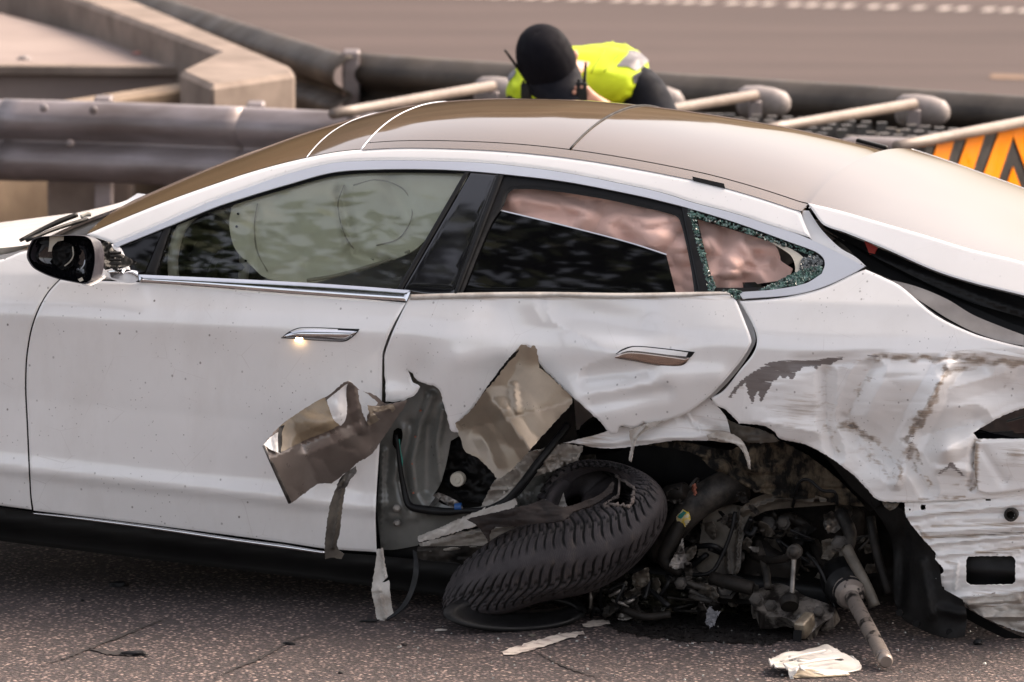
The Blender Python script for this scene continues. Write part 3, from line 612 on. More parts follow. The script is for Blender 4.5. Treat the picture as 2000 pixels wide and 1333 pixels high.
# inner frame of the rear door laid open
ribs = add(ridges([(842, 775, 822, 830, 9, .016), (822, 830, 806, 900, 9, .016), (806, 900, 812, 960, 9, .016), (812, 960, 835, 1000, 9, .014), (866, 800, 853, 870, 8, .014), (853, 870, 862, 940, 8, .014), (790, 840, 768, 940, 12, .012), (768, 940, 790, 1010, 12, .012), (760, 1010, 810, 1012, 9, .010), (748, 880, 744, 1060, 6, .012)], .5), ridges([(800, 830, 786, 900, 10, -.012), (836, 830, 834, 960, 11, -.014), (786, 900, 800, 990, 8, -.010)], .5), crumple(120, 120, .006, 8))
inner = panel('door_inner_panel', [(737, 1000), (741, 930), (744, 862), (770, 800), (795, 770), (818, 742), (850, 742), (880, 775), (905, 815), (900, 850), (880, 862), (872, 905), (860, 945), (846, 968), (862, 984), (905, 992), (960, 985), (1010, 955), (1010, 990), (970, 1015), (900, 1030), (830, 1048), (816, 1066), (770, 1074), (744, 1074)], side(.085, ribs), M['inner'], car, 7, th=.0025, holes=[[(768, 842), (776, 836), (784, 838), (787, 850), (783, 870), (772, 878), (766, 868)]])
panel('door_cavity_back', [(760, 760), (900, 740), (1120, 770), (1130, 900), (1010, 1000), (740, 1080)], side(.20), M['grime'], car, 22)
panel('regulator_plate', [(876, 868), (902, 858), (945, 890), (965, 930), (955, 985), (905, 975), (868, 945)], side(.15, crumple(30, 30, .03, 4)), M['black'], car, 8)
rp = side(.10)([893.], [937.])[0]; disk = lathe('regulator_drum', rp, rp+np.array([0, -1, 0]), [(-.02, .022), (.0, .022), (.004, .020), (.004, .012), (.007, .011), (.007, .005), (.004, .004)], M['cream'], car, 28)
for (x, y) in [(822, 802), (812, 853), (806, 906), (810, 934), (808, 963)]:
    q = side(.075)([x], [y])[0]; lathe('plug', q, q+np.array([0, -1, 0]), [(0, .0035), (.006, .003)], M['orange_wire'], inner, 8)
for k, (mt, dx) in enumerate([(M['orange_wire'], 0), (M['dark'], 3), (M['teal'], 5), (M['cream'], 1.5)]):
    sweep('wire', side(.066)(np.array([774+dx, 776+dx, 780+dx, 783]), np.array([858, 880, 900, 918])), .0035, mt, inner, 6)
sweep('wire_loom', side(.06)(np.array([774, 782, 790, 800, 830, 870, 905, 950, 1000, 1030, 1060]), np.array([850, 915, 960, 988, 996, 1000, 998, 995, 972, 940, 900])), [.005, .007, .009, .011, .013, .012, .009, .009, .009, .008, .008], M['rubber'], inner, 8, 5)
lathe('clip', side(.06)([889.], [991.])[0], side(.06)([905.], [990.])[0], [(0, .012), (.02, .012)], M['bluec'], inner, 10)
for y0 in (993, 1022):
    q = side(.07)([775.], [float(y0)])[0]; lathe('hinge_bolt', q, q+np.array([.3, -1, .2]), [(0, .012), (.008, .012), (.010, .007), (.02, .007)], M['alu'], inner, 6)
panel('bracket', [(845, 968), (856, 962), (880, 972), (900, 985), (905, 996), (880, 990), (862, 978)], side(.055, crumple(14, 14, .02, 2)), M['alu'], inner, 5)
panel('bracket', [(853, 968), (862, 972), (842, 998), (832, 996)], side(.06), M['steel'], inner, 5)
# --- torn skin flaps
c_d = add(folds([(972, 795, 1040, 885, -.10), (1016, 690, 960, 860, .06), (925, 835, 1060, 800, .07)]), ridges([(975, 800, 1037, 882, 26, .016), (1003, 755, 1009, 805, 12, .010), (940, 850, 972, 915, 22, -.010)], 1.), crumple(120, 110, .010, 6))
panel('torn_flap', [(1011, 680), (1019, 674), (1027, 673), (1031, 678), (1036, 679), (1042, 674), (1047, 680), (1050, 692), (1054, 718), (1068, 730), (1084, 744), (1100, 760), (1116, 776), (1119, 786), (1088, 820), (1050, 862), (1015, 902), (992, 924), (977, 935), (968, 932), (964, 926), (957, 918), (949, 909), (930, 893), (909, 883), (898, 855), (890, 827), (906, 814), (920, 801), (932, 786), (943, 770), (970, 738), (998, 700)],
      depth([(1030, 675, -.05), (1050, 710, -.035), (1116, 778, .0), (1088, 820, -.03), (1015, 902, -.08), (970, 930, -.10), (909, 883, -.085), (892, 828, -.03), (943, 770, -.055), (998, 700, -.055), (990, 800, -.095), (1040, 800, -.07)], c_d), M['flapin'], rdoor, 6, rag=1.2, attr=None, back=M['white'], edge=M['bare'])
panel('flap_fold_edge', [(1013, 684), (1004, 690), (990, 706), (962, 742), (941, 772), (938, 781), (945, 774), (968, 744), (996, 708), (1008, 694)], depth([(1013, 684, -.06), (941, 772, -.066), (990, 706, -.07)]), M['rubber'], rdoor, 5, rag=.8)
l_d = add(folds([(590, 868, 622, 945, .10), (585, 872, 760, 800, -.10)]), ridges([(590, 868, 705, 822, 22, -.022), (690, 750, 706, 832, 18, .020)], 1.), crumple(80, 60, .014, 2))
LFLAP = [(515, 870), (523, 858), (546, 834), (560, 822), (590, 802), (615, 786), (636, 776), (660, 757), (672, 748), (681, 745), (692, 752), (702, 762), (722, 768), (738, 776), (746, 785), (756, 789), (775, 787), (795, 782), (792, 792), (778, 812), (764, 833), (743, 864), (731, 882), (719, 893), (706, 900), (696, 906), (684, 917), (667, 930), (647, 944), (621, 945), (606, 956), (585, 971), (567, 984), (548, 942), (530, 904)]
LF_ = rbf([(515, 870, -.17), (567, 984, -.19), (546, 834, -.14), (621, 945, -.16), (636, 776, -.13), (681, 745, -.13), (647, 944, -.14), (700, 850, -.09), (719, 893, -.10), (702, 762, -.085), (746, 785, -.04), (795, 782, -.004), (764, 833, -.03), (600, 870, -.15), (650, 840, -.14)])
def ride(off, extra=None):
    return lambda px, py: PV(px, py, LF_(px, py)-l_d(np.asarray(px, float), np.asarray(py, float))-off-(0 if extra is None else extra(np.asarray(px, float), np.asarray(py, float))))
lflap = panel('torn_flap', LFLAP, ride(0.), M['flapgrey'], rdoor, 6, rag=1.0, holes=[[(699, 762), (712, 766), (728, 778), (738, 787), (733, 794), (722, 800), (718, 812), (716, 824), (708, 806), (703, 786)]], back=M['white'], edge=M['bare'])
panel('flap_curl', [(547, 832), (580, 808), (612, 788), (634, 776), (641, 792), (652, 812), (668, 828), (650, 838), (622, 850), (596, 860), (572, 872), (548, 884), (551, 860)], ride(.012, bump([(600, 825, 40, 25, .02)])), pm('ochre_sealer_skin', (.30, .23, .145), (.20, .155, .105), .42, 0, .35, 12, .2, 50), lflap, 5, rag=.6, edge=M['bare'])
panel('paint_curl', [(638, 782), (650, 772), (668, 758), (678, 750), (676, 768), (678, 800), (674, 822), (666, 832), (655, 824), (644, 806)], ride(.010, bump([(660, 795, 14, 30, .016)])), M['white_clean'], lflap, 5, rag=.5, edge=M['bare'])
panel('paint_curl', [(514, 869), (530, 853), (544, 844), (544, 864), (546, 886), (532, 880)], ride(.010), M['white_clean'], lflap, 5, rag=.5, edge=M['bare'])
panel('sealant_edge', [(545, 834), (556, 830), (550, 850), (549, 885), (544, 884), (543, 855)], ride(.030), M['black'], lflap, 4)
panel('torn_sliver', [(717, 791), (735, 794), (768, 790), (772, 800), (766, 806), (762, 798), (742, 804), (728, 803), (736, 814), (742, 820), (722, 832), (717, 826), (722, 812)], ride(.012, crumple(16, 16, .006, 1)), M['flapin'], lflap, 4, rag=.8, edge=M['bare'])
sweep('hem_edge', ride(.004)(np.array([515., 540, 566]), np.array([870., 925, 982])), [.005, .006, .006], M['alu'], lflap, 6, 3)
# door skin torn strip beside the front door, hanging trim and straps
panel('torn_strip', [(636, 1092), (634, 1070), (640, 1010), (648, 975), (662, 945), (694, 912), (696, 922), (683, 935), (674, 958), (668, 1000), (664, 1040), (658, 1062), (662, 1076), (672, 1082), (668, 1092), (650, 1090)], depth([(636, 1092, -.11), (640, 1010, -.12), (662, 945, -.115), (694, 912, -.09), (668, 1000, -.11), (660, 1080, -.10)], ridges([(668, 950, 650, 1070, 5, .012), (690, 918, 668, 945, 4, .012)], 1.)), M['khaki'], rdoor, 5, rag=.8, edge=M['bare'])
panel('torn_strip', [(694, 911), (697, 918), (694, 926), (684, 936), (678, 950), (660, 958), (658, 947), (668, 930)], depth([(694, 911, -.10), (660, 958, -.125), (684, 936, -.12)], crumple(10, 10, .01, 3)), M['alu'], rdoor, 4, rag=.6, edge=M['bare'])
panel('hanging_strip', [(736, 1074), (748, 1070), (752, 1100), (757, 1128), (746, 1138), (760, 1134), (762, 1160), (766, 1190), (770, 1200), (756, 1208), (744, 1222), (738, 1226), (732, 1186), (726, 1152), (730, 1122), (734, 1100)], depth([(742, 1072, .0), (752, 1130, -.03), (735, 1150, -.035), (760, 1180, -.05), (740, 1222, -.06), (766, 1200, -.055)], ridges([(744, 1074, 752, 1128, 4, .012), (740, 1150, 752, 1206, 6, .012), (730, 1160, 744, 1160, 6, -.01)], 1.)), M['dirty_white'], car, 5, rag=1.0, edge=M['bare'])
panel('rubber_strap', [(806, 1074), (813, 1078), (818, 1110), (812, 1145), (796, 1180), (775, 1200), (755, 1212), (756, 1207), (775, 1192), (794, 1165), (805, 1130), (808, 1100)], depth([(806, 1074, .02), (815, 1110, -.04), (796, 1180, -.06), (755, 1212, -.07)]), M['rubber'], car, 6, th=.003)
# --- sill, bright strip, crushed rocker end
panel('sill', [(-120, 975), (63, 1000), (200, 1016), (350, 1036), (560, 1064), (634, 1077), (740, 1086), (880, 1100), (1000, 1110), (1000, 1180), (880, 1162), (700, 1137), (350, 1094), (0, 1050), (-120, 1034)], side(.03, ridges([(-120, 1000, 900, 1128, 16, .012)], .5)), M['sill'], car, 14, th=.004)
panel('underbody_side', [(-120, 1020), (0, 1045), (350, 1088), (700, 1130), (900, 1160), (900, 1170), (700, 1142), (350, 1100), (0, 1057), (-120, 1040)], side(.09), M['black'], car, 16)
sweep('sill_strip', side(-.004)(np.array([63., 130, 200, 280, 350, 450, 560, 600, 634]), np.array([1003., 1010, 1018.5, 1029, 1039, 1054, 1069, 1075, 1080])), [.002, .004, .005, .0055, .006, .0065, .007, .006, .005], M['chrome'], car, 12, 6)
panel('rocker_fold', [(816, 1048), (860, 1030), (905, 1010), (950, 990), (1000, 955), (1010, 985), (985, 1010), (940, 1025), (900, 1036), (850, 1052), (818, 1060)], depth([(816, 1052, .03), (900, 1025, -.01), (1000, 970, .03), (940, 1005, -.02)], add(ridges([(820, 1054, 1000, 965, 7, .018)], 1.), crumple(26, 16, .02, 4))), M['dirty_white'], car, 5, rag=1.2, edge=M['bare'])
panel('rocker_fold', [(818, 1062), (850, 1054), (900, 1040), (950, 1028), (1010, 1000), (1100, 960), (1110, 1000), (1040, 1040), (960, 1085), (900, 1090), (830, 1082)], side(.06, add(ridges([(830, 1066, 1060, 1010, 7, .014), (830, 1078, 960, 1064, 5, .014), (860, 1056, 1050, 1000, 5, -.012)], 1.), crumple(50, 12, .014, 7))), M['dirty_white'], car, 5, rag=1., edge=M['bare'])
panel('rocker_flange', [(816, 1068), (960, 1066), (975, 1085), (950, 1110), (860, 1104), (812, 1090)], side(.05, crumple(40, 10, .012, 5)), M['steel'], car, 7)
panel('crushed_pillar', [(935, 1000), (960, 950), (990, 905), (1030, 885), (1100, 868), (1140, 872), (1130, 900), (1080, 920), (1040, 935), (1010, 970), (985, 1010)], depth([(935, 1000, .12), (1000, 920, .06), (1100, 870, .10), (1130, 900, .12), (1040, 930, .09)], add(crumple(26, 20, .05, 11), ridges([(1000, 905, 1040, 960, 6, .02), (1050, 880, 1080, 930, 6, .02)], 1.))), M['dirty_white'], car, 5, rag=1.5, edge=M['bare'])
panel('crushed_inner', [(985, 1010), (1010, 950), (1060, 915), (1110, 890), (1120, 960), (1060, 1010), (1010, 1050), (960, 1040)], depth([(985, 1010, .16), (1060, 915, .14), (1110, 960, .2), (1010, 1050, .16)], crumple(24, 50, .05, 6)), M['inner'], car, 6)
sweep('harness_tube', [P(952, 998, .02), P(990, 978, .015), P(1020, 945, .01), P(1050, 905, .04), P(1080, 868, .09), P(1110, 830, .14)], .012, M['rubber'], car, 8)
# --- quarter panel: skinned, creased and gouged
QTR = [(1444, 589), (1500, 585), (1545, 579), (1608, 563), (1668, 535), (1690, 527), (1722, 541), (1759, 560), (1825, 615), (1895, 650), (1950, 667), (2000, 679), (2150, 712), (2240, 745), (2225, 860), (2190, 958), (2100, 962), (2000, 970), (1895, 977), (1760, 982), (1735, 981), (1713, 977), (1692, 955), (1671, 933), (1636, 905), (1598, 881), (1566, 867), (1524, 858), (1510, 842), (1490, 832), (1475, 830), (1443, 828), (1428, 812), (1415, 800), (1398, 792), (1388, 778), (1412, 764), (1446, 722), (1471, 690), (1478, 666), (1470, 636)]
qd = add(bump([(1640, 790, 70, 100, -.016), (1560, 780, 60, 60, .008), (1735, 860, 80, 70, -.030), (1700, 780, 40, 80, .018), (1860, 800, 90, 60, .020), (1900, 900, 80, 50, .018), (1620, 900, 50, 30, .012), (1760, 930, 60, 30, .02), (1950, 760, 80, 40, -.015), (2050, 850, 120, 120, -.03), (1790, 740, 60, 30, .012), (1848, 880, 24, 30, .025)]),
         ridges([(1612, 730, 1615, 830, 22, -0.0209), (1615, 830, 1632, 890, 20, -0.0209), (1700, 720, 1655, 815, 32, -0.0228), (1655, 815, 1680, 850, 28, -0.0285), (1655, 820, 1750, 900, 32, -0.0247), (1850, 720, 1800, 810, 32, 0.0304), (1800, 810, 1770, 880, 32, 0.0304), (1770, 880, 1750, 945, 16, 0.0171), (1690, 880, 1740, 930, 18, -0.0133), (1780, 890, 1812, 955, 24, -0.0247), (1800, 850, 1900, 830, 40, -0.0323), (1470, 820, 1620, 850, 28, 0.0114), (1840, 880, 1900, 850, 32, 0.0228), (1850, 760, 1960, 730, 28, 0.0095), (1850, 725, 1920, 715, 24, -0.0114), (1640, 700, 1900, 702, 12, -0.0076), (1905, 850, 1900, 950, 14, -0.0152), (1830, 915, 1900, 920, 14, 0.0114), (1480, 815, 1600, 835, 16, 0.0057), (1560, 700, 1720, 688, 28, -0.0095)], 1.), crumple(90, 26, .003, 12))
qdm = lambda x, y: 1.5*qd(x, y)*np.clip((y-(690-.03*(x-1450)))/25, 0, 1)*np.clip((x-1440)/60, 0, 1)
qsc = [(1440, 760, 1520, 715, 9, .55), (1620, 720, 1700, 700, 8, .55), (1700, 700, 1860, 702, 9, .85), (1860, 702, 2080, 712, 12, .9), (1850, 722, 1812, 790, 11, .85), (1812, 790, 1775, 860, 13, .95), (1775, 860, 1758, 930, 12, .75), (1612, 740, 1616, 830, 6, .55), (1616, 830, 1634, 893, 6, .65), (1695, 730, 1660, 810, 8, .6), (1650, 828, 1715, 865, 12, .9), (1715, 865, 1745, 900, 6, .6), (1690, 870, 1705, 900, 12, .6), (1705, 900, 1745, 930, 9, .65), (1780, 885, 1812, 955, 6, .75), (1906, 860, 1902, 955, 7, .8), (1520, 775, 1600, 770, 20, .42), (1500, 815, 1600, 820, 12, .40), (1530, 800, 1610, 795, 22, .38), (1680, 770, 1700, 790, 26, .30), (1870, 950, 1905, 930, 10, .5), (1790, 973, 1890, 972, 5, .8), (1930, 930, 1990, 890, 26, .40), (1855, 730, 1920, 715, 7, .7), (1960, 760, 1975, 740, 7, .6), (1560, 740, 1640, 735, 18, .35), (1850, 690, 2000, 695, 9, .6)]
def scuff(x, y):
    o = 0*x; x0_, y0_ = x, y; x = x+(vn(x0_/17, y0_/13)-.5)*26+(vn(x0_/6+5, y0_/5)-.5)*10; y = y+(vn(x0_/19+9, y0_/15)-.5)*14
    for (a, b, c_, d_, wd, k) in qsc: o = np.maximum(o, k*(.55+.6*vn(x0_/9+k, y0_/4))*np.exp(-(segd(x, y, a, b, c_, d_)[0]/wd)**2))
    return np.maximum(o, (.20+.22*np.exp(-((x-1560)/70)**2-((y-800)/45)**2)+.12*vn(x/40, y/12))*((y > 725) & (x > 1440)))
GOUGE = [(1424, 775), (1436, 756), (1455, 738), (1470, 728), (1490, 715), (1512, 706), (1545, 703), (1600, 703), (1655, 697), (1630, 706), (1618, 713), (1604, 710), (1596, 722), (1585, 714), (1570, 716), (1556, 728), (1546, 744), (1540, 733), (1532, 740), (1524, 732), (1512, 745), (1500, 760), (1486, 785), (1480, 758), (1470, 790), (1460, 768), (1456, 748), (1440, 760), (1430, 776)]
bare = lambda x, y: np.where(inpoly(x, y, GOUGE), 1., np.exp(-(pdist(x, y, GOUGE)/2.5)**2)*.4)+ .8*np.exp(-(segd(x, y, 1695, 698, 1712, 698)[0]/5)**2)+.75*np.exp(-(segd(x, y, 1835, 925, 1858, 908)[0]/5)**2)+.75*np.exp(-(segd(x, y, 1858, 908, 1880, 928)[0]/5)**2)+.55*np.exp(-(segd(x, y, 1655, 828, 1690, 845)[0]/6)**2)+.5*np.exp(-(segd(x, y, 1790, 830, 1770, 900)[0]/5)**2)
lamp_hole = [(1900, 846), (1930, 828), (1962, 811), (2005, 796), (2090, 775), (2120, 850), (2000, 857), (1910, 858)]
quarter = panel('rear_quarter_panel', QTR, side(0., qdm), M['scraped'], car, 5, hem=.004, rag=.7, ragf=lambda x, y: ((y > 775) & (x < 2180)).astype(float), holes=[lamp_hole], attr={'scuff': scuff, 'bare': bare, 'scr': lambda x, y: np.clip((y-720)/40, 0, 1)*np.clip((x-1440)/40, 0, 1)}, back=M['liner'])
panel('quarter_flap', [(1904, 862), (1930, 862), (2000, 858), (2100, 852), (2130, 940), (2000, 958), (1930, 966), (1908, 960), (1902, 910)], side(-.018, add(bump([(1990, 900, 60, 30, .012)]), ridges([(1920, 880, 1960, 940, 9, -.008)], .5))), M['scraped'], quarter, 6, hem=.006, attr={'scuff': lambda x, y: .3+.5*np.exp(-(segd(x, y, 1907, 870, 1904, 955)[0]/6)**2)+.4*np.exp(-((x-1985)/25)**2-((y-890)/16)**2), 'bare': lambda x, y: 0*x, 'scr': lambda x, y: 0*x+1})
panel('tail_lamp_recess', [(1880, 870), (1890, 840), (1962, 795), (2120, 760), (2140, 880)], side(.04), M['gloss'], car, 12)
panel('tail_lamp', [(1965, 826), (2060, 800), (2090, 842), (1985, 850)], side(.025), pm('dark_red_lens', (.010, .003, .003), None, .12, 0, 1.), car, 9, th=.01)
panel('peeled_edge', [(1850, 687), (1868, 682), (1885, 680), (1930, 688), (2000, 700), (2060, 712), (2000, 694), (1930, 683)], side(-.010), M['white_clean'], quarter, 5, rag=.5)
# lower lip of the arch, torn away from the quarter, and its dangling ribbons
panel('arch_lip', [(1386, 779), (1400, 792), (1419, 817), (1427, 848), (1405, 858), (1380, 861), (1318, 861), (1253, 870), (1201, 876), (1160, 874), (1120, 866), (1100, 866), (1131, 858), (1170, 848), (1200, 838), (1260, 822), (1330, 800), (1365, 780)], side(.028, add(ridges([(1130, 868, 1400, 850, 10, .012), (1330, 815, 1400, 840, 14, -.012), (1340, 810, 1380, 856, 6, .010)], 1.), bump([(1300, 850, 60, 14, .01)]))), M['scraped'], quarter, 6, rag=.6, attr={'scuff': lambda x, y: .30+.45*np.exp(-((x-1405)/30)**2-((y-845)/12)**2)+.3*np.exp(-((x-1150)/40)**2), 'bare': lambda x, y: 0*x, 'scr': lambda x, y: 0*x+1}, back=M['liner'], edge=M['bare'])
panel('torn_ribbon', [(1380, 850), (1400, 844), (1430, 848), (1448, 860), (1458, 876), (1465, 898), (1466, 917), (1461, 915), (1458, 898), (1449, 880), (1436, 868), (1412, 864), (1384, 860)], side(-.012, ridges([(1390, 854, 1448, 870, 4, .012), (1448, 870, 1463, 912, 3, .010)], 1.)), M['dirty_white'], quarter, 4, rag=.5, edge=M['bare'])
panel('torn_ribbon', [(1229, 842), (1248, 834), (1268, 826), (1300, 822), (1262, 842), (1250, 850), (1243, 862), (1238, 876), (1236, 892), (1233, 903), (1228, 900), (1229, 888), (1233, 872), (1230, 856)], side(-.02, ridges([(1262, 832, 1240, 856, 4, .012), (1240, 856, 1232, 900, 3, .012)], 1.)), M['dirty_white'], rdoor, 4, rag=.6, edge=M['bare'])
panel('torn_edge', [(1424, 775), (1388, 782), (1400, 800), (1425, 822), (1450, 832), (1475, 836), (1510, 850), (1522, 862), (1490, 866), (1450, 862), (1432, 850), (1420, 822), (1402, 800), (1384, 778)], side(.05, crumple(30, 20, .02, 3)), M['khaki'], car, 6, rag=1., edge=M['bare'])
# jamb strip between door and quarter
panel('door_jamb', [(1438, 583), (1446, 584), (1462, 616), (1474, 650), (1474, 672), (1440, 726), (1392, 776), (1380, 780), (1440, 705), (1462, 672), (1455, 632)], side(.03), M['white'], car, 8)
panel('c_pillar_inner', [(1566, 411), (1580, 412), (1604, 448), (1640, 484), (1672, 503), (1692, 521), (1660, 510), (1629, 491), (1582, 466), (1570, 440)], side(.02), M['white'], car, 7)
# --- hatch, sprung open a little
HT = [(1577, 397), (1640, 412), (1720, 435), (1800, 458), (1895, 487), (2000, 513), (2130, 566), (2230, 622)]
HB = [(2210, 650), (2100, 607), (2000, 578), (1900, 553), (1825, 529), (1720, 483), (1650, 455), (1609, 440), (1592, 420)]
hu0 = side(-.012)([1578.], [398.])[0][0]; hdrop = lambda u_: np.interp(u_-hu0, [0, .64, 1.0], [0, .085, .12])     # twisted on its hinges: the far side sits lower
hatch = panel('hatch', HT+HB, side(-.012), M['white_clean'], car, 7, th=.010, hem=.003, hemw=5)
hx = np.linspace(1580, 2226, 40); hl = curve(HT, 6, False); hy = np.interp(hx, hl[:, 0], hl[:, 1]); E = side(-.012)(hx, hy); V = []; ns = 40
for i in range(40):
    for sv in np.linspace(-1, 1, ns):
        V.append((E[i, 0]-.02*(1-sv*sv)+.0, WID/2+sv*(WID/2-E[i, 1]-.001), E[i, 2]-.002+np.interp(hx[i], [1580, 1700, 2000, 2230], [.046, .030, .022, .015])*max(0, 1-abs(sv)**2.3)-hdrop(E[i, 0])*(sv+1)/2))
hg = mesh_obj('hatch_glass', V, [(i*ns+k, (i+1)*ns+k, (i+1)*ns+k+1, i*ns+k+1) for i in range(39) for k in range(ns-1)], M['roof'], hatch); md = hg.modifiers.new('thick', 'SOLIDIFY'); md.thickness = .012; md.offset = -1; md.use_rim = False
far = hatch.copy(); far.data = hatch.data.copy(); C.objects.link(far); far.parent = hatch; far.name = 'hatch_far_edge'
for vtx in far.data.vertices: vtx.co.y = WID-vtx.co.y; vtx.co.z -= hdrop(vtx.co.x)
far.data.flip_normals()
panel('hatch_seal', [(1580, 405), (1596, 424), (1612, 446), (1650, 470), (1690, 490), (1720, 508), (1825, 560), (1900, 592), (2000, 622), (2200, 690), (2200, 655), (2000, 582), (1900, 556), (1825, 532), (1720, 486), (1650, 458), (1612, 442), (1590, 420)], side(.055, ridges([(1610, 455, 1720, 505, 9, .01), (1720, 505, 2000, 610, 9, .014)], .5)), M['black'], car, 9)
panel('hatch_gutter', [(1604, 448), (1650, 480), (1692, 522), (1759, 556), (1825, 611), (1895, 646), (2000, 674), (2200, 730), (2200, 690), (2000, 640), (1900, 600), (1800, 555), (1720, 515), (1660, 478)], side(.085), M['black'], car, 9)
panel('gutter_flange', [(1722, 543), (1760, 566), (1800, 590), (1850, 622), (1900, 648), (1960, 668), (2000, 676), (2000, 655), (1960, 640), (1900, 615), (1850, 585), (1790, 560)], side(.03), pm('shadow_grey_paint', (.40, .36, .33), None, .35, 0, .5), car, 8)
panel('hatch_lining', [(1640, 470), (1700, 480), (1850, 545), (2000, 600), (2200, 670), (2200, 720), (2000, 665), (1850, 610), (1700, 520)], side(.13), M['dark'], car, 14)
panel('tail_lamp', [(1688, 471), (1704, 478), (1714, 484), (1708, 496), (1697, 494)], side(.045), M['redlamp'], car, 5, th=.01)
E2 = side(0.)([1500.], [rail_y(1500.)])[0]; bev_box('roof_clip', (E2[0], WID-E2[1]-.02, E2[2]+.012), (.10, .02, .012), M['black'], car, (0, radians(9), 0), .003, 1)
panel('roof_clip', [(1352, 345), (1414, 359), (1416, 367), (1354, 352)], side(-.004), M['black'], car, 6, th=.01)
# rear end closing panels (right of the frame)
lbox('rear_bumper', (1.74, .98, .58), (.16, 1.52, .40), M['white'], .07)
lbox('rear_panel', (1.66, .98, .88), (.10, 1.5, .24), M['dark'], .04)
# --- bare bumper carrier with its openings
bd = add(ridges([(1770, 1010, 2000, 985, 6, .012), (1830, 1010, 2000, 1000, 6, -.008), (1800, 1040, 2000, 1030, 6, .012), (1810, 1064, 2000, 1046, 7, .018), (1810, 1052, 2000, 1040, 5, -.012), (1830, 1085, 1990, 1075, 5, .010), (1850, 1170, 2000, 1155, 7, .014), (1880, 1185, 2000, 1178, 6, .018), (1890, 1195, 2000, 1200, 6, -.014), (1920, 1205, 2000, 1215, 6, .016), (1870, 1100, 1865, 1150, 5, .008)], 1.), crumple(60, 14, .010, 6))
BMP = [(1767, 981), (1895, 976), (2000, 969), (2180, 958), (2200, 1180), (2100, 1232), (2000, 1236), (1948, 1217), (1902, 1193), (1874, 1170), (1846, 1168), (1844, 1147), (1828, 1140), (1827, 1130), (1834, 1126), (1843, 1118), (1841, 1110), (1826, 1092), (1828, 1082), (1815, 1066), (1790, 1038), (1769, 1007)]
def rrect(x0, y0, x1, y1, r=8):
    out = []
    for (cx, cy, a0) in ((x1-r, y0+r, -90), (x1-r, y1-r, 0), (x0+r, y1-r, 90), (x0+r, y0+r, 180)):
        for k in range(5): a = radians(a0+k*22.5); out.append((cx+r*cos(a), cy+r*sin(a)))
    return out
bump_p = panel('bumper_carrier', BMP, side(.012, bd), M['scraped'], car, 5, th=.003, rag=.7, holes=[rrect(1887, 1087, 1983, 1143, 9), rrect(1798, 986, 1808, 996, 2), rrect(1967, 999, 1981, 1014, 6), rrect(1775, 994, 1779, 998, 1.5), rrect(1829, 1130, 1836, 1136, 3), rrect(1925, 975, 1935, 979, 1.5)], attr={'scuff': lambda x, y: .10+.9*np.maximum.reduce([np.exp(-(segd(x, y, *s_)[0]/w_)**2)*k_ for (s_, w_, k_) in [((1820, 1028, 2000, 1024), 5, .7), ((1800, 1050, 2000, 1042), 5, .75), ((1905, 1080, 2000, 1070), 5, .7), ((1850, 1100, 1870, 1105), 6, .55), ((1880, 1190, 2000, 1185), 14, .55), ((1790, 1030, 1820, 1058), 7, .6), ((1800, 1005, 1940, 1000), 4, .5), ((1900, 1160, 2000, 1155), 10, .45)]]), 'bare': lambda x, y: 0*x, 'scr': lambda x, y: 0*x+1}, back=M['liner'])
panel('opening_back', [(1860, 1070), (2010, 1060), (2010, 1160), (1860, 1165)], side(.06), M['rubber'], car, 12)
q = side(-.002)([1974.], [1006.])[0]; lathe('bush', q, q+np.array([0, -1, 0]), [(-.02, .020), (0, .020), (.003, .017), (.003, .012), (-.02, .012)], M['steel'], bump_p, 20)
panel('bumper_crush', [(1874, 1168), (1930, 1160), (2010, 1155), (2010, 1236), (1948, 1218), (1902, 1194)], side(-.004, add(crumple(46, 24, .030, 8), ridges([(1890, 1180, 1990, 1172, 8, .016), (1920, 1205, 2005, 1206, 8, .02)], 1.))), M['dirty_white'], bump_p, 4, rag=1.)
# --- wheel well: liner, felt, dark back wall
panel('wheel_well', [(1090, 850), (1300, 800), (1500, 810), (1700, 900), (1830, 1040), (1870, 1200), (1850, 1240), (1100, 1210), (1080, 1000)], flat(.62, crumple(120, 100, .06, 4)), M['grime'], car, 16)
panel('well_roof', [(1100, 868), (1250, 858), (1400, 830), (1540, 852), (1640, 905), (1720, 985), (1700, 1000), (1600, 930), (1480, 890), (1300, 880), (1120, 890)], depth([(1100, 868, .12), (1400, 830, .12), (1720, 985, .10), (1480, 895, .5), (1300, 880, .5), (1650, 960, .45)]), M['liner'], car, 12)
panel('felt_liner', [(1250, 868), (1310, 862), (1370, 870), (1420, 880), (1470, 862), (1520, 862), (1560, 880), (1600, 905), (1650, 950), (1690, 990), (1640, 985), (1590, 975), (1550, 975), (1500, 965), (1465, 955), (1425, 930), (1390, 915), (1360, 888), (1310, 876)], depth([(1250, 868, .10), (1370, 872, .08), (1470, 862, .12), (1600, 905, .16), (1690, 990, .18), (1590, 975, .20), (1465, 955, .10), (1390, 912, .06), (1500, 900, .14)], add(crumple(50, 30, .045, 5), ridges([(1360, 885, 1465, 952, 8, .02), (1400, 880, 1480, 940, 12, -.03)], 1.))), M['felt'], car, 6, rag=1.)
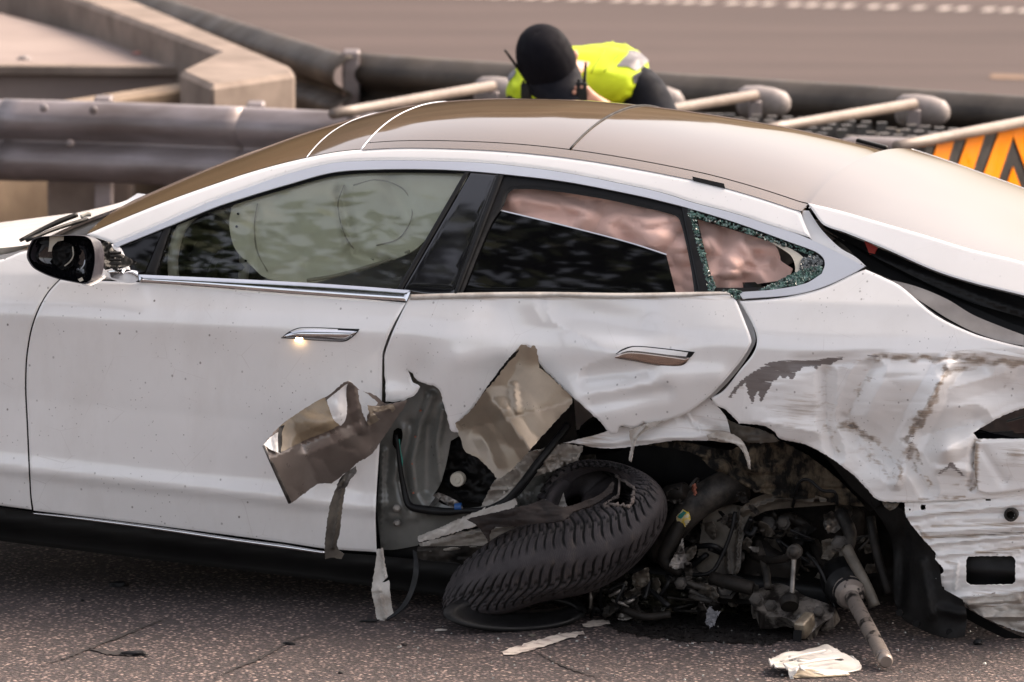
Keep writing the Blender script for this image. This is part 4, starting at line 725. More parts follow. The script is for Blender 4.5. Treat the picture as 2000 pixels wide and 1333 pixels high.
panel('arch_liner', [(1610, 890), (1650, 915), (1700, 965), (1745, 985), (1775, 1010), (1800, 1050), (1830, 1095), (1840, 1150), (1880, 1172), (1888, 1200), (1884, 1244), (1850, 1248), (1790, 1226), (1760, 1205), (1745, 1160), (1742, 1060), (1710, 1000), (1660, 950)], depth([(1610, 890, .15), (1775, 1010, .05), (1840, 1150, .04), (1888, 1210, .02), (1850, 1246, .02), (1760, 1205, .12), (1742, 1060, .22), (1700, 980, .2)], add(ridges([(1800, 1100, 1820, 1200, 10, .03), (1770, 1010, 1760, 1180, 12, -.03), (1830, 1190, 1880, 1200, 9, .02)], .5), crumple(60, 60, .012, 9))), M['liner'], car, 8)
for (x, y) in [(1757, 1197), (1790, 1218), (1855, 1236)]:
    q = P(x, y, .03); lathe('liner_plug', q, q+np.array([0, -1, 0]), [(0, .012), (.006, .010)], M['black'], car, 10)
panel('undertray', [(1874, 1180), (1930, 1212), (2000, 1245), (2120, 1270), (2120, 1290), (2000, 1262), (1930, 1232), (1880, 1205)], side(.03), M['black'], car, 10)
panel('hanging_clip', [(1722, 976), (1740, 984), (1757, 982), (1750, 992), (1738, 998), (1726, 988)], side(.02, crumple(12, 12, .02, 3)), M['khaki'], car, 4)
# --- suspension and chassis parts
panel('chassis_plate', [(1375, 1000), (1400, 985), (1455, 990), (1468, 1000), (1450, 1060), (1446, 1110), (1440, 1122), (1390, 1120), (1352, 1116), (1362, 1085), (1368, 1050)], depth([(1375, 1000, .20), (1455, 990, .20), (1450, 1060, .16), (1440, 1122, .14), (1352, 1116, .18), (1400, 1050, .19)], ridges([(1446, 995, 1438, 1120, 5, .02), (1420, 1070, 1424, 1120, 7, .016)], 1.)), M['khaki'], car, 6)
panel('chassis_arm', [(1445, 995), (1470, 975), (1520, 962), (1600, 970), (1640, 985), (1580, 990), (1500, 998), (1462, 1015), (1452, 1050)], depth([(1445, 995, .16), (1520, 965, .18), (1640, 985, .22), (1462, 1015, .2)], ridges([(1450, 1000, 1520, 975, 6, .02), (1520, 975, 1620, 980, 5, .02)], 1.)), M['khaki'], car, 6)
sweep('brake_line', [P(1436, 1000, .14), P(1428, 1040, .13), P(1408, 1090, .12), P(1385, 1120, .11), P(1330, 1124, .12)], .006, M['rubber'], car, 8)
damper = sweep('damper', [P(1280, 1090, .16), P(1320, 1030, .14), P(1350, 995, .13), P(1390, 965, .15), P(1450, 940, .2)], [.030, .040, .044, .048, .055], M['steel'], car, 14)
panel('sticker', [(1320, 1010), (1334, 996), (1345, 1001), (1349, 1016), (1338, 1030), (1324, 1024)], depth([(1320, 1010, .088), (1345, 1001, .082), (1338, 1030, .092), (1334, 1012, .078)], crumple(10, 10, .006, 3)), M['yellow'], damper, 4, rag=1.2)
panel('sticker_mark', [(1322, 1010), (1334, 999), (1340, 1002), (1330, 1014)], depth([(1322, 1010, .076), (1340, 1002, .072), (1330, 1014, .074)]), M['teal'], damper, 4, rag=.8)
mo = lathe('cable_sleeve', P(1300, 968, .14), P(1358, 955, .10), [(0, .020), (.01, .028), (.07, .028), (.078, .022)], M['grime'], car, 12)
for k in range(7): sweep('wire_end', [P(1352, 950+k*2, .10+.004*k), P(1358+k % 3, 946+k*3.5, .09)], .003, M['orange_wire'], mo, 5, 1)
sweep('bent_bracket', [P(1335, 1010, .11), P(1310, 1060, .09), P(1298, 1095, .08), P(1330, 1120, .08)], [.02, .024, .02, .014], M['grime'], car, 10)
panel('bracket_shard', [(1322, 1075), (1334, 1050), (1338, 1080), (1345, 1108), (1318, 1112), (1306, 1106)], depth([(1322, 1075, .07), (1334, 1050, .09), (1345, 1108, .06)], crumple(14, 14, .02, 2)), M['alu'], car, 4, rag=1.)
panel('subframe', [(1190, 1120), (1260, 1122), (1330, 1126), (1440, 1125), (1480, 1140), (1470, 1190), (1400, 1210), (1330, 1222), (1250, 1215), (1180, 1200), (1160, 1160)], depth([(1190, 1120, .16), (1330, 1126, .12), (1480, 1140, .2), (1400, 1210, .3), (1250, 1215, .22), (1160, 1160, .18)], crumple(45, 34, .07, 6)), pm('oily_crushed_metal', (.075, .07, .05), (.015, .014, .012), .28, .5, .3, 14, .6, 40), car, 5, rag=1.)
panel('subframe_shell', [(1370, 1130), (1440, 1125), (1480, 1150), (1480, 1180), (1420, 1180), (1370, 1176)], depth([(1370, 1130, .14), (1480, 1150, .16), (1420, 1180, .15)], bump([(1425, 1152, 26, 16, .03)])), M['grime'], car, 7)
# lower control arm: cast, reaching out to its sheared end
arm = panel('control_arm', [(1466, 1160), (1478, 1152), (1520, 1140), (1550, 1150), (1572, 1164), (1612, 1178), (1632, 1188), (1626, 1206), (1600, 1222), (1576, 1244), (1562, 1248), (1552, 1236), (1556, 1220), (1530, 1206), (1496, 1204), (1472, 1190), (1468, 1176)], depth([(1466, 1160, .10), (1520, 1140, .16), (1632, 1188, .06), (1562, 1248, -.06), (1530, 1206, .0), (1472, 1190, .03), (1570, 1200, -.02)], add(bump([(1540, 1180, 26, 14, .02), (1500, 1170, 20, 12, -.012)]), crumple(30, 22, .014, 3))), pm('oil_stained_casting', (.26, .235, .21), (.03, .025, .022), .45, .55, 0, 16, .3, 50, lo=.42, hi=.55), car, 5, th=.045)
q0 = P(1568, 1226, -.05); d_ = P(1560, 1246, -.11)-q0
bev_box('arm_stub', P(1572, 1222, -.055), (.034, .07, .052), pm('fresh_broken_casting', (.42, .36, .27), (.2, .16, .12), .4, .6, 0, 30, .4, 80), arm, (radians(24), 0, radians(-16)), .006, 2)
prism('arm_socket', [q0+np.array([-.012, -.068, -.030]), q0+np.array([.012, -.068, -.030]), q0+np.array([.012, -.068, .004]), q0+np.array([-.012, -.068, .004])], (0, .004, 0), M['dark'], arm)
lathe('bush', P(1542, 1180, -.02), P(1540, 1150, .02), [(-.01, .026), (.012, .03), (.022, .024), (.022, .012), (.034, .012)], M['grime'], arm, 20)
link_ = sweep('stabiliser_link', [P(1552, 1080, .04), P(1549, 1120, .03), P(1546, 1168, .0)], .0075, M['alu'], car, 10, 3)
q = P(1552, 1078, .04); lathe('link_eye', q+np.array([0, .012, 0]), q+np.array([0, -1, 0]), [(0, .014), (.0, .022), (.022, .022), (.024, .016), (.030, .013), (.034, .006)], M['steel'], link_, 20)
sweep('stabiliser_bar', [P(1470, 1085, .2), P(1500, 1094, .12), P(1530, 1092, .07), P(1545, 1082, .05)], .012, M['grime'], car, 10)
# sheared half shaft resting on the road
sh0 = P(1655, 1150, .10); sh1w = ground(1731, 1293, .028); sh1 = w2l(sh1w); ax = sh1-sh0; Ls = np.linalg.norm(ax); axn = ax/Ls
shaft_m = pm('oil_blotched_shaft', (.24, .205, .18), (.012, .010, .009), .42, .4, 0, 20, .2, 60, lo=.42, hi=.47)
shaft = lathe('half_shaft', sh0, sh1, [(-.06, .05), (-.02, .055), (0, .050), (.02, .042), (.025, .048), (.045, .04), (.05, .046), (.07, .036), (.075, .022), (Ls-.045, .0215), (Ls-.042, .017), (Ls-.03, .017), (Ls-.028, .0215), (Ls-.008, .0215), (Ls, .016)], shaft_m, car, 24)
lathe('shaft_boot', sh0-axn*.12, sh1, [(0, .03), (.01, .062), (.06, .066), (.10, .058), (.11, .064), (.125, .052), (.132, .058), (.15, .044), (.155, .048), (.18, .034)], M['rubber'], shaft, 24)
sweep('toe_link', [P(1652, 1070, .12), P(1668, 1100, .10), P(1690, 1140, .08), P(1708, 1185, .07)], [.018, .017, .016, .018], M['khaki'], car, 10)
sweep('brake_hose', [P(1575, 1080, .12), P(1600, 1110, .1), P(1618, 1150, .09), P(1632, 1190, .08)], .006, M['rubber'], car, 6)
sweep('brake_hose', [P(1548, 990, .2), P(1560, 945, .14), P(1580, 938, .13), P(1605, 958, .13), P(1630, 962, .14), P(1635, 985, .16)], .005, M['rubber'], car, 6)
bev_box('knuckle', P(1500, 1110, .28), (.16, .12, .16), M['grime'], car, (.3, .4, .2), .03, 2); bev_box('motor_housing', P(1560, 1030, .56), (.40, .12, .2), M['grime'], car, (.1, .1, 0), .05, 2)
panel('arm_bracket', [(1640, 1060), (1658, 1052), (1664, 1090), (1668, 1120), (1650, 1130), (1640, 1110)], depth([(1640, 1060, .2), (1664, 1090, .16), (1650, 1130, .18)], crumple(14, 18, .02, 3)), M['khaki'], car, 6)
panel('dangling_wire_tuft', [(1386, 1184), (1396, 1192), (1408, 1196), (1400, 1204), (1398, 1218), (1386, 1228), (1378, 1216), (1380, 1200)], depth([(1386, 1184, .0), (1408, 1196, -.01), (1386, 1228, -.03)], crumple(8, 8, .02, 3)), pm('lint', (.22, .22, .23), (.10, .10, .11), .9), car, 4, rag=2.)
for (a, b) in [((1150, 1150), (1152, 1188)), ((1190, 1165), (1215, 1150)), ((1195, 1172), (1228, 1186)), ((1215, 1180), (1240, 1170))]:
    sweep('metal_splinter', [P(*a, .03), P((a[0]+b[0])/2+3, (a[1]+b[1])/2, .02), P(*b, .03)], [.004, .006, .002], M['alu'], car, 5, 3)

for (pts, r, mt) in [([(1470, 1000, .3), (1510, 1020, .28), (1540, 1010, .3), (1580, 1030, .3)], .016, 'grime'), ([(1640, 1000, .24), (1660, 1040, .2), (1655, 1075, .16)], .02, 'steel'), ([(1390, 1130, .1), (1430, 1140, .08), (1470, 1150, .08)], .022, 'grime'), ([(1480, 1060, .2), (1495, 1110, .12), (1500, 1150, .08)], .012, 'steel'), ([(1590, 1060, .3), (1610, 1100, .22), (1640, 1120, .16)], .016, 'grime'), ([(1330, 1130, .08), (1360, 1145, .07), (1400, 1150, .08)], .01, 'steel'), ([(1215, 1190, .06), (1260, 1205, .05), (1310, 1200, .06)], .012, 'grime'), ([(1700, 1010, .2), (1712, 1080, .16), (1735, 1160, .12)], .014, 'grime')]:
    sweep('suspension_rod', [P(*q_) for q_ in pts], r, M[mt], car, 8, 4)
for (x, y, v, r) in [(1500, 1026, .26, .02), (1530, 1022, .26, .016), (1640, 1062, .12, .018), (1478, 1172, .03, .016), (1506, 1184, .0, .014), (1420, 1150, .1, .024), (1600, 1196, .0, .013), (1330, 1140, .07, .014)]:
    q_ = P(x, y, v); lathe('bolt', q_, q_+np.array([.1, -1, .25]), [(0, r*1.4), (.006, r*1.4), (.008, r), (.022, r), (.024, r*.6)], M['steel'], car, 6)

# crushed brackets and sheet scraps packed into the wheel opening
M['dustmetal'] = pm('dusty_crushed_metal', (.13, .112, .09), (.028, .024, .02), .55, .3, 0, 18, .4, 60)
r_ = random.Random(11); zones = [(1300, 950, 1480, 1110, 14, .13), (1470, 990, 1650, 1120, 12, .22), (1180, 1115, 1470, 1205, 16, .06), (1290, 960, 1350, 1040, 4, .16), (1400, 1000, 1470, 1120, 5, .20), (1150, 1130, 1250, 1200, 6, .05), (1180, 1120, 1300, 1215, 12, .10), (1300, 1125, 1480, 1205, 10, .16), (1285, 1040, 1380, 1120, 6, .16), (1470, 1000, 1650, 1110, 12, .34), (1380, 960, 1500, 1000, 4, .22), (1100, 890, 1300, 940, 4, .34), (1480, 1110, 1640, 1180, 7, .26), (1000, 1040, 1100, 1075, 4, .12), (1640, 990, 1730, 1120, 5, .30)]
for (x0, y0, x1, y1, n_, dv) in zones:
    for k in range(n_):
        cx, cy = r_.uniform(x0, x1), r_.uniform(y0, y1); rr = r_.uniform(11, 30); an0 = r_.uniform(0, 6); asp = r_.uniform(.35, .9); rot = r_.uniform(0, 3)
        po = []
        for j in range(8):
            a_ = an0+j*pi/4; q_ = rr*r_.uniform(.55, 1.15); xx, yy = q_*cos(a_), q_*sin(a_)*asp; po.append((cx+xx*cos(rot)-yy*sin(rot), cy+xx*sin(rot)+yy*cos(rot)))
        v0 = dv+r_.uniform(-.03, .10)
        panel('crushed_bracket', po, depth([(cx, cy, v0), (cx+rr, cy, v0+r_.uniform(-.04, .04)), (cx, cy+rr, v0+r_.uniform(-.04, .04)), (cx-rr, cy-rr, v0+r_.uniform(-.03, .03))], crumple(r_.uniform(10, 24), r_.uniform(9, 20), .03, k+3)), M[r_.choice(['steel', 'grime', 'khaki', 'khaki', 'alu', 'steel', 'grime', 'dustmetal'])], car, 5, th=.003, rag=1.)
    for k in range(max(1, n_//4)):
        cx, cy = r_.uniform(x0, x1), r_.uniform(y0, y1); p3 = [P(cx+r_.uniform(-40, 40), cy+r_.uniform(-30, 30), dv-.02+r_.uniform(-.02, .06)) for _ in range(4)]
        sweep('hose', p3, r_.uniform(.004, .009), M[r_.choice(['rubber', 'rubber', 'steel'])], car, 7, 6)
# --- door mirror with its glass knocked out
MO = [(52, 499), (56, 482), (63, 468), (76, 463), (120, 460), (165, 461), (178, 468), (184, 484), (186, 506), (183, 530), (178, 548), (166, 555), (150, 553), (105, 543), (68, 526), (56, 512)]
mo = curve(MO, 5); cen = mo.mean(0); mcen = P(*cen, -.19)
def mring(sc, dx, dy, v): return PV(cen[0]+(mo[:, 0]-cen[0])*sc+dx, cen[1]+(mo[:, 1]-cen[1])*sc+dy, np.full(len(mo), v))
mm = pm('mirror_shell_plastic', (.05, .045, .055), (.03, .028, .034), .45, 0, 0, 9)
mir = loft('mirror_housing', [mring(.965, 1, 0, -.200), mring(.985, 0, 0, -.208), mring(1., 0, 0, -.205), mring(1.005, 4, 0, -.19), mring(1.0, 14, 1, -.15), mring(.95, 21, 2, -.11), mring(.75, 22, 3, -.085), mring(.3, 22, 3, -.078)], mm, car)
# remove the front cap so that the shell is a bowl and line it
bm = bmesh.new(); bm.from_mesh(mir.data); bm.faces.ensure_lookup_table(); nn = len(mo)
bmesh.ops.delete(bm, geom=[f for f in bm.faces if len(f.verts) == nn and (f.calc_center_median()-Vector(mring(.965, 1, 0, -.2).mean(0))).length < .02], context='FACES_ONLY'); bm.to_mesh(mir.data); bm.free()
loft('mirror_cavity', [mring(.965, 1, 0, -.200), mring(.95, 5, 0, -.17), mring(.88, 9, 1, -.135), mring(.3, 12, 1, -.125)], M['gloss'], mir, caps=False)
panel('motor_mount', [(100, 480), (120, 470), (140, 478), (146, 500), (142, 520), (120, 528), (104, 515)], flat(-.145, crumple(12, 12, .02, 3)), M['dark'], mir, 5, th=.012)
panel('mirror_frame_bit', [(97, 463), (124, 463), (124, 470), (112, 472), (103, 482), (100, 492), (94, 492), (96, 478)], flat(-.165), M['cream'], mir, 4, th=.004)
sweep('mirror_wire', [P(142, 482, -.16), P(143, 500, -.165), P(136, 512, -.165), P(126, 520, -.165)], .0022, M['cream'], mir, 5)
sweep('mirror_wire', [P(158, 526, -.165), P(164, 518, -.165), P(166, 508, -.16)], .002, M['satin'], mir, 5)
panel('mirror_chip', [(152, 546), (160, 542), (163, 548), (156, 551)], flat(-.208), M['cream'], mir, 3)
panel('mirror_arm', [(196, 478), (206, 472), (216, 474), (222, 486), (234, 494), (244, 500), (268, 512), (262, 518), (232, 522), (206, 528), (200, 510)], depth([(196, 478, -.10), (216, 474, -.06), (268, 512, .04), (206, 528, -.10), (240, 505, -.04)], crumple(14, 10, .02, 5)), M['black'], mir, 5, th=.02)
for k in range(4): lathe('arm_rib', P(214, 494+k*7, -.095), P(236, 494+k*7, -.075), [(0, .004), (.035, .004)], M['dark'], mir, 8)
panel('mirror_foot_cover', [(208, 530), (240, 527), (268, 530), (269, 548), (258, 554), (236, 552), (214, 546)], depth([(208, 530, -.06), (240, 535, -.10), (268, 530, .0), (258, 554, .0), (214, 546, -.05)]), M['chrome'], mir, 5, th=.01, hem=.006)
panel('mirror_under', [(160, 554), (178, 549), (204, 534), (206, 540), (190, 550), (172, 557)], depth([(160, 554, -.195), (206, 536, -.09), (178, 549, -.17)]), M['white_clean'], mir, 5, th=.004)
# --- glass crumbs on the broken quarter window
def crumbs(name, band, n, v, size, mat, parent=None):
    x0, y0 = np.min(band, 0); x1, y1 = np.max(band, 0); xs = rng.uniform(x0, x1, n*4); ys = rng.uniform(y0, y1, n*4); k = inpoly(xs, ys, band); xs, ys = xs[k][:n], ys[k][:n]
    Q = side(v)(xs, ys); V, Fc = [], []
    for q in Q:
        r = size*rng.uniform(.6, 1.4); R = Matrix.Rotation(rng.uniform(0, 6), 3, Vector(rng.normal(size=3)).normalized()); o = len(V)
        for c in ((-1, -1, -1), (1, -1, -1), (1, 1, -1), (-1, 1, -1), (-1, -1, 1), (1, -1, 1), (1, 1, 1), (-1, 1, 1)):
            d = R @ Vector((c[0]*r, c[1]*r*.6, c[2]*r*rng.uniform(.6, 1.2))); V.append((q[0]+d.x, q[1]+d.y, q[2]+d.z))
        Fc += [tuple(o+i for i in f) for f in ((0, 3, 2, 1), (4, 5, 6, 7), (0, 1, 5, 4), (1, 2, 6, 5), (2, 3, 7, 6), (3, 0, 4, 7))]
    return tag(mesh_obj(name, V, Fc, mat, car, False), kind='stuff')
crumbs('glass_crumbs', [(1342, 408), (1354, 412), (1372, 480), (1384, 530), (1398, 560), (1392, 572), (1384, 570), (1364, 490)], 420, .003, .0028, M['crumb'])
crumbs('glass_crumbs', [(1350, 412), (1440, 440), (1545, 476), (1590, 494), (1584, 500), (1540, 484), (1440, 450), (1356, 424)], 520, .004, .0026, M['crumb'])
crumbs('glass_crumbs', [(1530, 545), (1560, 530), (1604, 520), (1606, 534), (1572, 553), (1510, 566), (1480, 568)], 520, .002, .003, M['crumb'])
crumbs('glass_crumbs', [(1414, 568), (1440, 566), (1448, 572), (1444, 582), (1438, 586), (1426, 576)], 120, .0, .0028, M['crumb'])
crumbs('glass_crumbs', [(1566, 505), (1596, 498), (1607, 512), (1600, 528), (1560, 536)], 260, .004, .0028, pm('grey_glass_crumbs', (.20, .22, .23), (.05, .06, .065), .2, 0, 0, 60))
panel('rear_window_lock', [(1450, 552), (1515, 550), (1518, 562), (1452, 563)], side(.08), M['gloss'], car, 8)

# ------------------------------------------------------------ burst tyre wedged beneath the body
def tp(x, y, v): return P(x, y, v)
# each section runs from the upper bead over the tread to the lower bead; sections go round from the left tip to the hidden end
SEC = [
 [(962, 1066, 0.02), (925, 1082, -0.02), (893, 1110, -0.06), (872, 1146, -0.09), (863, 1176, -0.105), (868, 1200, -0.105), (884, 1212, -0.09), (905, 1200, -0.06)],
 [(1000, 1052, 0.03), (975, 1046, -0.02), (938, 1078, -0.09), (905, 1132, -0.135), (886, 1174, -0.15), (890, 1196, -0.145), (902, 1200, -0.08), (920, 1196, -0.02)],
 [(1066, 1022, 0.03), (1040, 1018, -0.03), (1006, 1052, -0.125), (978, 1112, -0.175), (964, 1160, -0.17), (968, 1196, -0.15), (972, 1202, -0.08), (978, 1194, -0.01)],
 [(1118, 1002, 0.03), (1098, 996, -0.05), (1080, 1030, -0.145), (1066, 1092, -0.195), (1062, 1150, -0.175), (1056, 1170, -0.13), (1060, 1176, -0.06), (1066, 1168, 0.01)],
 [(1170, 998, 0.02), (1168, 986, -0.06), (1160, 1018, -0.145), (1156, 1080, -0.185), (1156, 1130, -0.155), (1150, 1152, -0.1), (1146, 1158, -0.03), (1140, 1150, 0.04)],
 [(1210, 975, 0.02), (1222, 962, -0.055), (1232, 990, -0.12), (1238, 1048, -0.15), (1232, 1092, -0.115), (1215, 1120, -0.06), (1211, 1126, 0.01), (1205, 1118, 0.08)],
 [(1222, 950, 0.05), (1244, 936, -0.02), (1268, 950, -0.06), (1290, 985, -0.075), (1292, 1030, -0.045), (1270, 1070, 0.02), (1230, 1100, 0.06), (1190, 1090, 0.06)],
 [(1200, 926, 0.09), (1218, 918, 0.03), (1248, 920, 0.02), (1280, 940, 0.03), (1300, 970, 0.06), (1296, 1010, 0.12), (1250, 1040, 0.16), (1200, 1040, 0.16)],
 [(1168, 920, 0.1), (1170, 908, 0.06), (1190, 902, 0.07), (1220, 908, 0.1), (1250, 930, 0.15), (1260, 970, 0.2), (1230, 1000, 0.23), (1190, 1000, 0.22)],
 [(1130, 932, 0.11), (1122, 912, 0.08), (1130, 902, 0.1), (1150, 898, 0.14), (1180, 912, 0.2), (1190, 945, 0.26), (1180, 970, 0.28), (1160, 975, 0.26)],
 [(1100, 960, 0.12), (1080, 938, 0.1), (1086, 920, 0.13), (1104, 910, 0.18), (1130, 916, 0.24), (1140, 940, 0.3), (1140, 960, 0.31), (1130, 965, 0.28)],
 [(1090, 990, 0.12), (1052, 985, 0.11), (1052, 962, 0.15), (1068, 944, 0.2), (1092, 940, 0.27), (1105, 955, 0.32), (1110, 970, 0.33), (1105, 975, 0.3)]]
G = np.array([[P(*q) for q in sct] for sct in SEC])
def cr(a, t, axis):                                  # Catmull-Rom along an axis
    n = a.shape[axis]; i = np.clip(np.floor(t).astype(int), 0, n-2); f = (t-i)
    g = lambda k: np.take(a, np.clip(k, 0, n-1), axis)
    sh = [1]*a.ndim; sh[axis] = len(t); f = f.reshape(sh)
    p0, p1, p2, p3 = g(i-1), g(i), g(i+1), g(i+2)
    return .5*(2*p1+(p2-p0)*f+(2*p0-5*p1+4*p2-p3)*f**2+(3*p1-p0-3*p2+p3)*f**3)
NA, NB = 900, 150
D = cr(cr(G, np.linspace(0, len(SEC)-1, NA), 0), np.linspace(0, 7, NB), 1)
da = np.gradient(D, axis=0); db = np.gradient(D, axis=1); N = np.cross(da, db); N /= np.linalg.norm(N, axis=2)[..., None]+1e-12
if (N*(D-C0)).sum() > 0: N = -N
arc = np.cumsum(np.r_[0, np.linalg.norm(np.diff(D[:, NB//2-10], axis=0), axis=1)])      # metres along the tread
sA = np.broadcast_to(arc[:, None], (NA, NB)); tB = np.broadcast_to(np.linspace(0, 7, NB)[None], (NA, NB))
c_ = (tB-2.95)/1.95                                   # -1 .. 1 across the tread
tr = np.clip((1.06-np.abs(c_))/.06, 0, 1)
jit = .10*np.sin(sA*23)+.05*np.sin(sA*61+tB)
ph = jit+(sA+np.sign(c_)*.012)/.030+(np.abs(c_)+.10*np.sin(np.abs(c_)*9))**.75*2.7; fr_ = ph-np.floor(ph)
gro = np.clip((.16-np.abs(fr_-.5))/.07, 0, 1)*np.clip((np.abs(c_)-.10)/.12, 0, 1)*tr
zz = .05*np.sign(np.sin(ph*2*pi)); rib = np.maximum(np.exp(-((np.abs(c_)-.46+zz)/.040)**2), np.exp(-((np.abs(c_)-.78-zz)/.03)**2)*.8)*tr; pass
fs_ = ph*4.5+.12*np.sin(c_*55); sipe = np.exp(-((fs_-np.floor(fs_)-.5)/.16)**2)*.05*tr
wear = .65+.5*np.array([[mnoise.noise(Vector((a*9, b*1.6, 3))) for b in np.linspace(0, 7, 14)] for a in arc[::20]]).repeat(20, 0)[:NA].repeat(11, 1)[:, :NB] if True else 1
wear = np.pad(wear, ((0, NA-wear.shape[0]), (0, NB-wear.shape[1])), mode='edge')
hgt = -.010*np.clip(np.maximum(gro, rib*.75)+sipe, 0, 1)*np.clip(wear, .45, 1.1)
side_lines = .0012*np.sin(tB*38)*(1-tr); Dd = D+N*(hgt+side_lines)[..., None]
# the tear: a hole with a ragged rim between the upper shoulder and the bead
HOLE = [(1200, 936), (1214, 938), (1230, 946), (1240, 955), (1236, 968), (1236, 985), (1226, 989), (1200, 985), (1180, 990), (1196, 970)]
pxl = lambda X: (lambda d: (1000+FPX*(d@(CM@np.array([1, 0, 0.])))/(d@(CM@FR)), 666.5-FPX*(d@(CM@UP))/(d@(CM@FR))))(X-C0)
HX, HY = pxl(Dd.reshape(-1, 3)); HX = HX.reshape(NA, NB); HY = HY.reshape(NA, NB)
ok = ~(inpoly((HX+rng.normal(0, .8, HX.shape)).ravel(), (HY+rng.normal(0, .8, HX.shape)).ravel(), HOLE).reshape(NA, NB) & (tB < 2.6))
idx = np.arange(NA*NB).reshape(NA, NB); q4 = np.stack([idx[:-1, :-1], idx[:-1, 1:], idx[1:, 1:], idx[1:, :-1]], -1)
kk = ok[:-1, :-1] & ok[1:, :-1] & ok[:-1, 1:] & ok[1:, 1:]
s = NT('worn_tyre_rubber'); gv = s.attr('groove'); c = s.mix(s.ramp(s.noise(14, 6, .65), .35, .7), (.022, .019, .021), (.060, .052, .054)); c = s.mix(s.math('MULTIPLY', s.ramp(s.noise(22, 7, .7, s.mapping((1, 1, .5))), .55, .7), .5), c, (.10, .078, .064)); c = s.mix(gv, c, (.004, .004, .004))
s.col(c).set(rough=.72, spec=.35); s.bump(s.noise(300, 4), .25, .001); M['tyre'] = s.m
wl = lambda X: COR+np.asarray(X).reshape(-1, 3) @ CM
tb = l2w(P(1010, 1225, -.10)); tyre = empty('tyre', (tb[0], tb[1], 0)); tyre.location = (float(tb[0]), float(tb[1]), 0.)
tag(tyre, 'burst black tyre with torn sidewall wedged under the wrecked car', 'tyre')
loc = np.array([tb[0], tb[1], 0.])
def tobj(name, X, Fc, mat): return mesh_obj(name, wl(X)-loc, Fc, mat, tyre)
tr_o = tobj('tread', Dd.reshape(-1, 3), q4[kk].reshape(-1, 4), M['tyre'])
A = tr_o.data.attributes.new('groove', 'FLOAT', 'POINT'); A.data.foreach_set('value', np.clip(np.maximum(gro, rib*.8)+sipe*7, 0, 1).ravel().astype(np.float32))
md = tr_o.modifiers.new('thick', 'SOLIDIFY'); md.thickness = .010; md.offset = -1
# inner side wall facing up and left: rings about the bead opening
def ring_px(cx, cy, rx, ry, rot, v, n=48, a0=0, a1=360):
    a = np.radians(np.linspace(a0, a1, n)); c, s_ = cos(radians(rot)), sin(radians(rot)); x = rx*np.cos(a); y = ry*np.sin(a)
    return np.array([P(cx+x[i]*c-y[i]*s_, cy+x[i]*s_+y[i]*c, v+.10*(x[i]*c-y[i]*s_)/100-.15*(x[i]*s_+y[i]*c)/100) for i in range(n)])
RG = [ring_px(1142, 962, 78, 50, -32, .13), ring_px(1134, 968, 72, 42, -34, .10), ring_px(1124, 976, 58, 33, -36, .09), ring_px(1116, 984, 44, 25, -36, .105), ring_px(1112, 987, 38, 20, -36, .12), ring_px(1112, 988, 34, 17, -36, .15), ring_px(1116, 986, 32, 16, -36, .20)]
RG = cr(np.array(RG), np.linspace(0, 6, 40), 0)+0
sv = loft('side_wall', list(RG), M['tyre'], tyre, closed=True, caps=False); 
for vtx in sv.data.vertices: vtx.co = Vector(wl(np.array(vtx.co))[0]-loc)
md = sv.modifiers.new('thick', 'SOLIDIFY'); md.thickness = .008
# frayed, dusty rim of the tear
hp_ = curve(HOLE, 3); pts_ = []
for (x, y) in hp_:
    e2 = (HX-x)**2+(HY-y)**2+np.where(tB > 3.2, 1e6, 0)+np.maximum(0, Dd[..., 1]-Dd[..., 1].min())*60; pts_.append(Dd.reshape(-1, 3)[e2.argmin()]+rng.normal(0, .002, 3)+np.array([0, -.003, 0]))
o = sweep('frayed_rim', pts_+[pts_[0]], [.003+.003*rng.random() for _ in range(len(pts_)+1)], pm('frayed_cord', (.17, .14, .125), (.06, .05, .046), .9), tyre, 6, 1)
for vtx in o.data.vertices: vtx.co = Vector(wl(np.array(vtx.co))[0]-loc)
# torn bead strip hanging across the tyre
bs_ = panel('torn_bead', [(1062, 975), (1050, 980), (1035, 985), (1005, 992), (965, 1002), (920, 1012), (912, 1016), (930, 1026), (940, 1038), (950, 1052), (954, 1060), (956, 1040), (965, 1030), (1010, 1028), (1060, 1022), (1098, 1018), (1112, 1008), (1120, 1000), (1160, 985), (1196, 962), (1200, 945), (1196, 940), (1180, 960), (1150, 976), (1100, 990)], depth([(912, 1016, -.12), (954, 1060, -.13), (1005, 1000, -.19), (1098, 1008, -.20), (1160, 980, -.12), (1200, 945, -.04), (1060, 990, -.17), (940, 1030, -.13)], crumple(40, 14, .01, 3)), pm('torn_cord_rubber', (.030, .022, .019), (.012, .010, .010), .7, 0, 0, 12, .4, 60, spec=.25), None, 4, th=.008, rag=.8)
bs_.parent = tyre; bs_.data.transform(car.matrix_world); bs_.data.transform(Matrix.Translation((-tb[0], -tb[1], 0)))
# lower bead ring lying towards the road
lb = cr(np.array([ring_px(1004, 1196, 138, 36, -1, -.085), ring_px(1008, 1197, 124, 30, -1, -.092), ring_px(1016, 1192, 108, 22, -1, -.065), ring_px(1020, 1188, 98, 15, -1, -.045), ring_px(1022, 1186, 94, 13, -1, .0), ring_px(1024, 1182, 98, 14, -1, .08)]), np.linspace(0, 5, 32), 0)
o = loft('bead', list(lb), M['rubber'], tyre, closed=True, caps=False)
for vtx in o.data.vertices: vtx.co = Vector(wl(np.array(vtx.co))[0]-loc)
md = o.modifiers.new('thick', 'SOLIDIFY'); md.thickness = .006
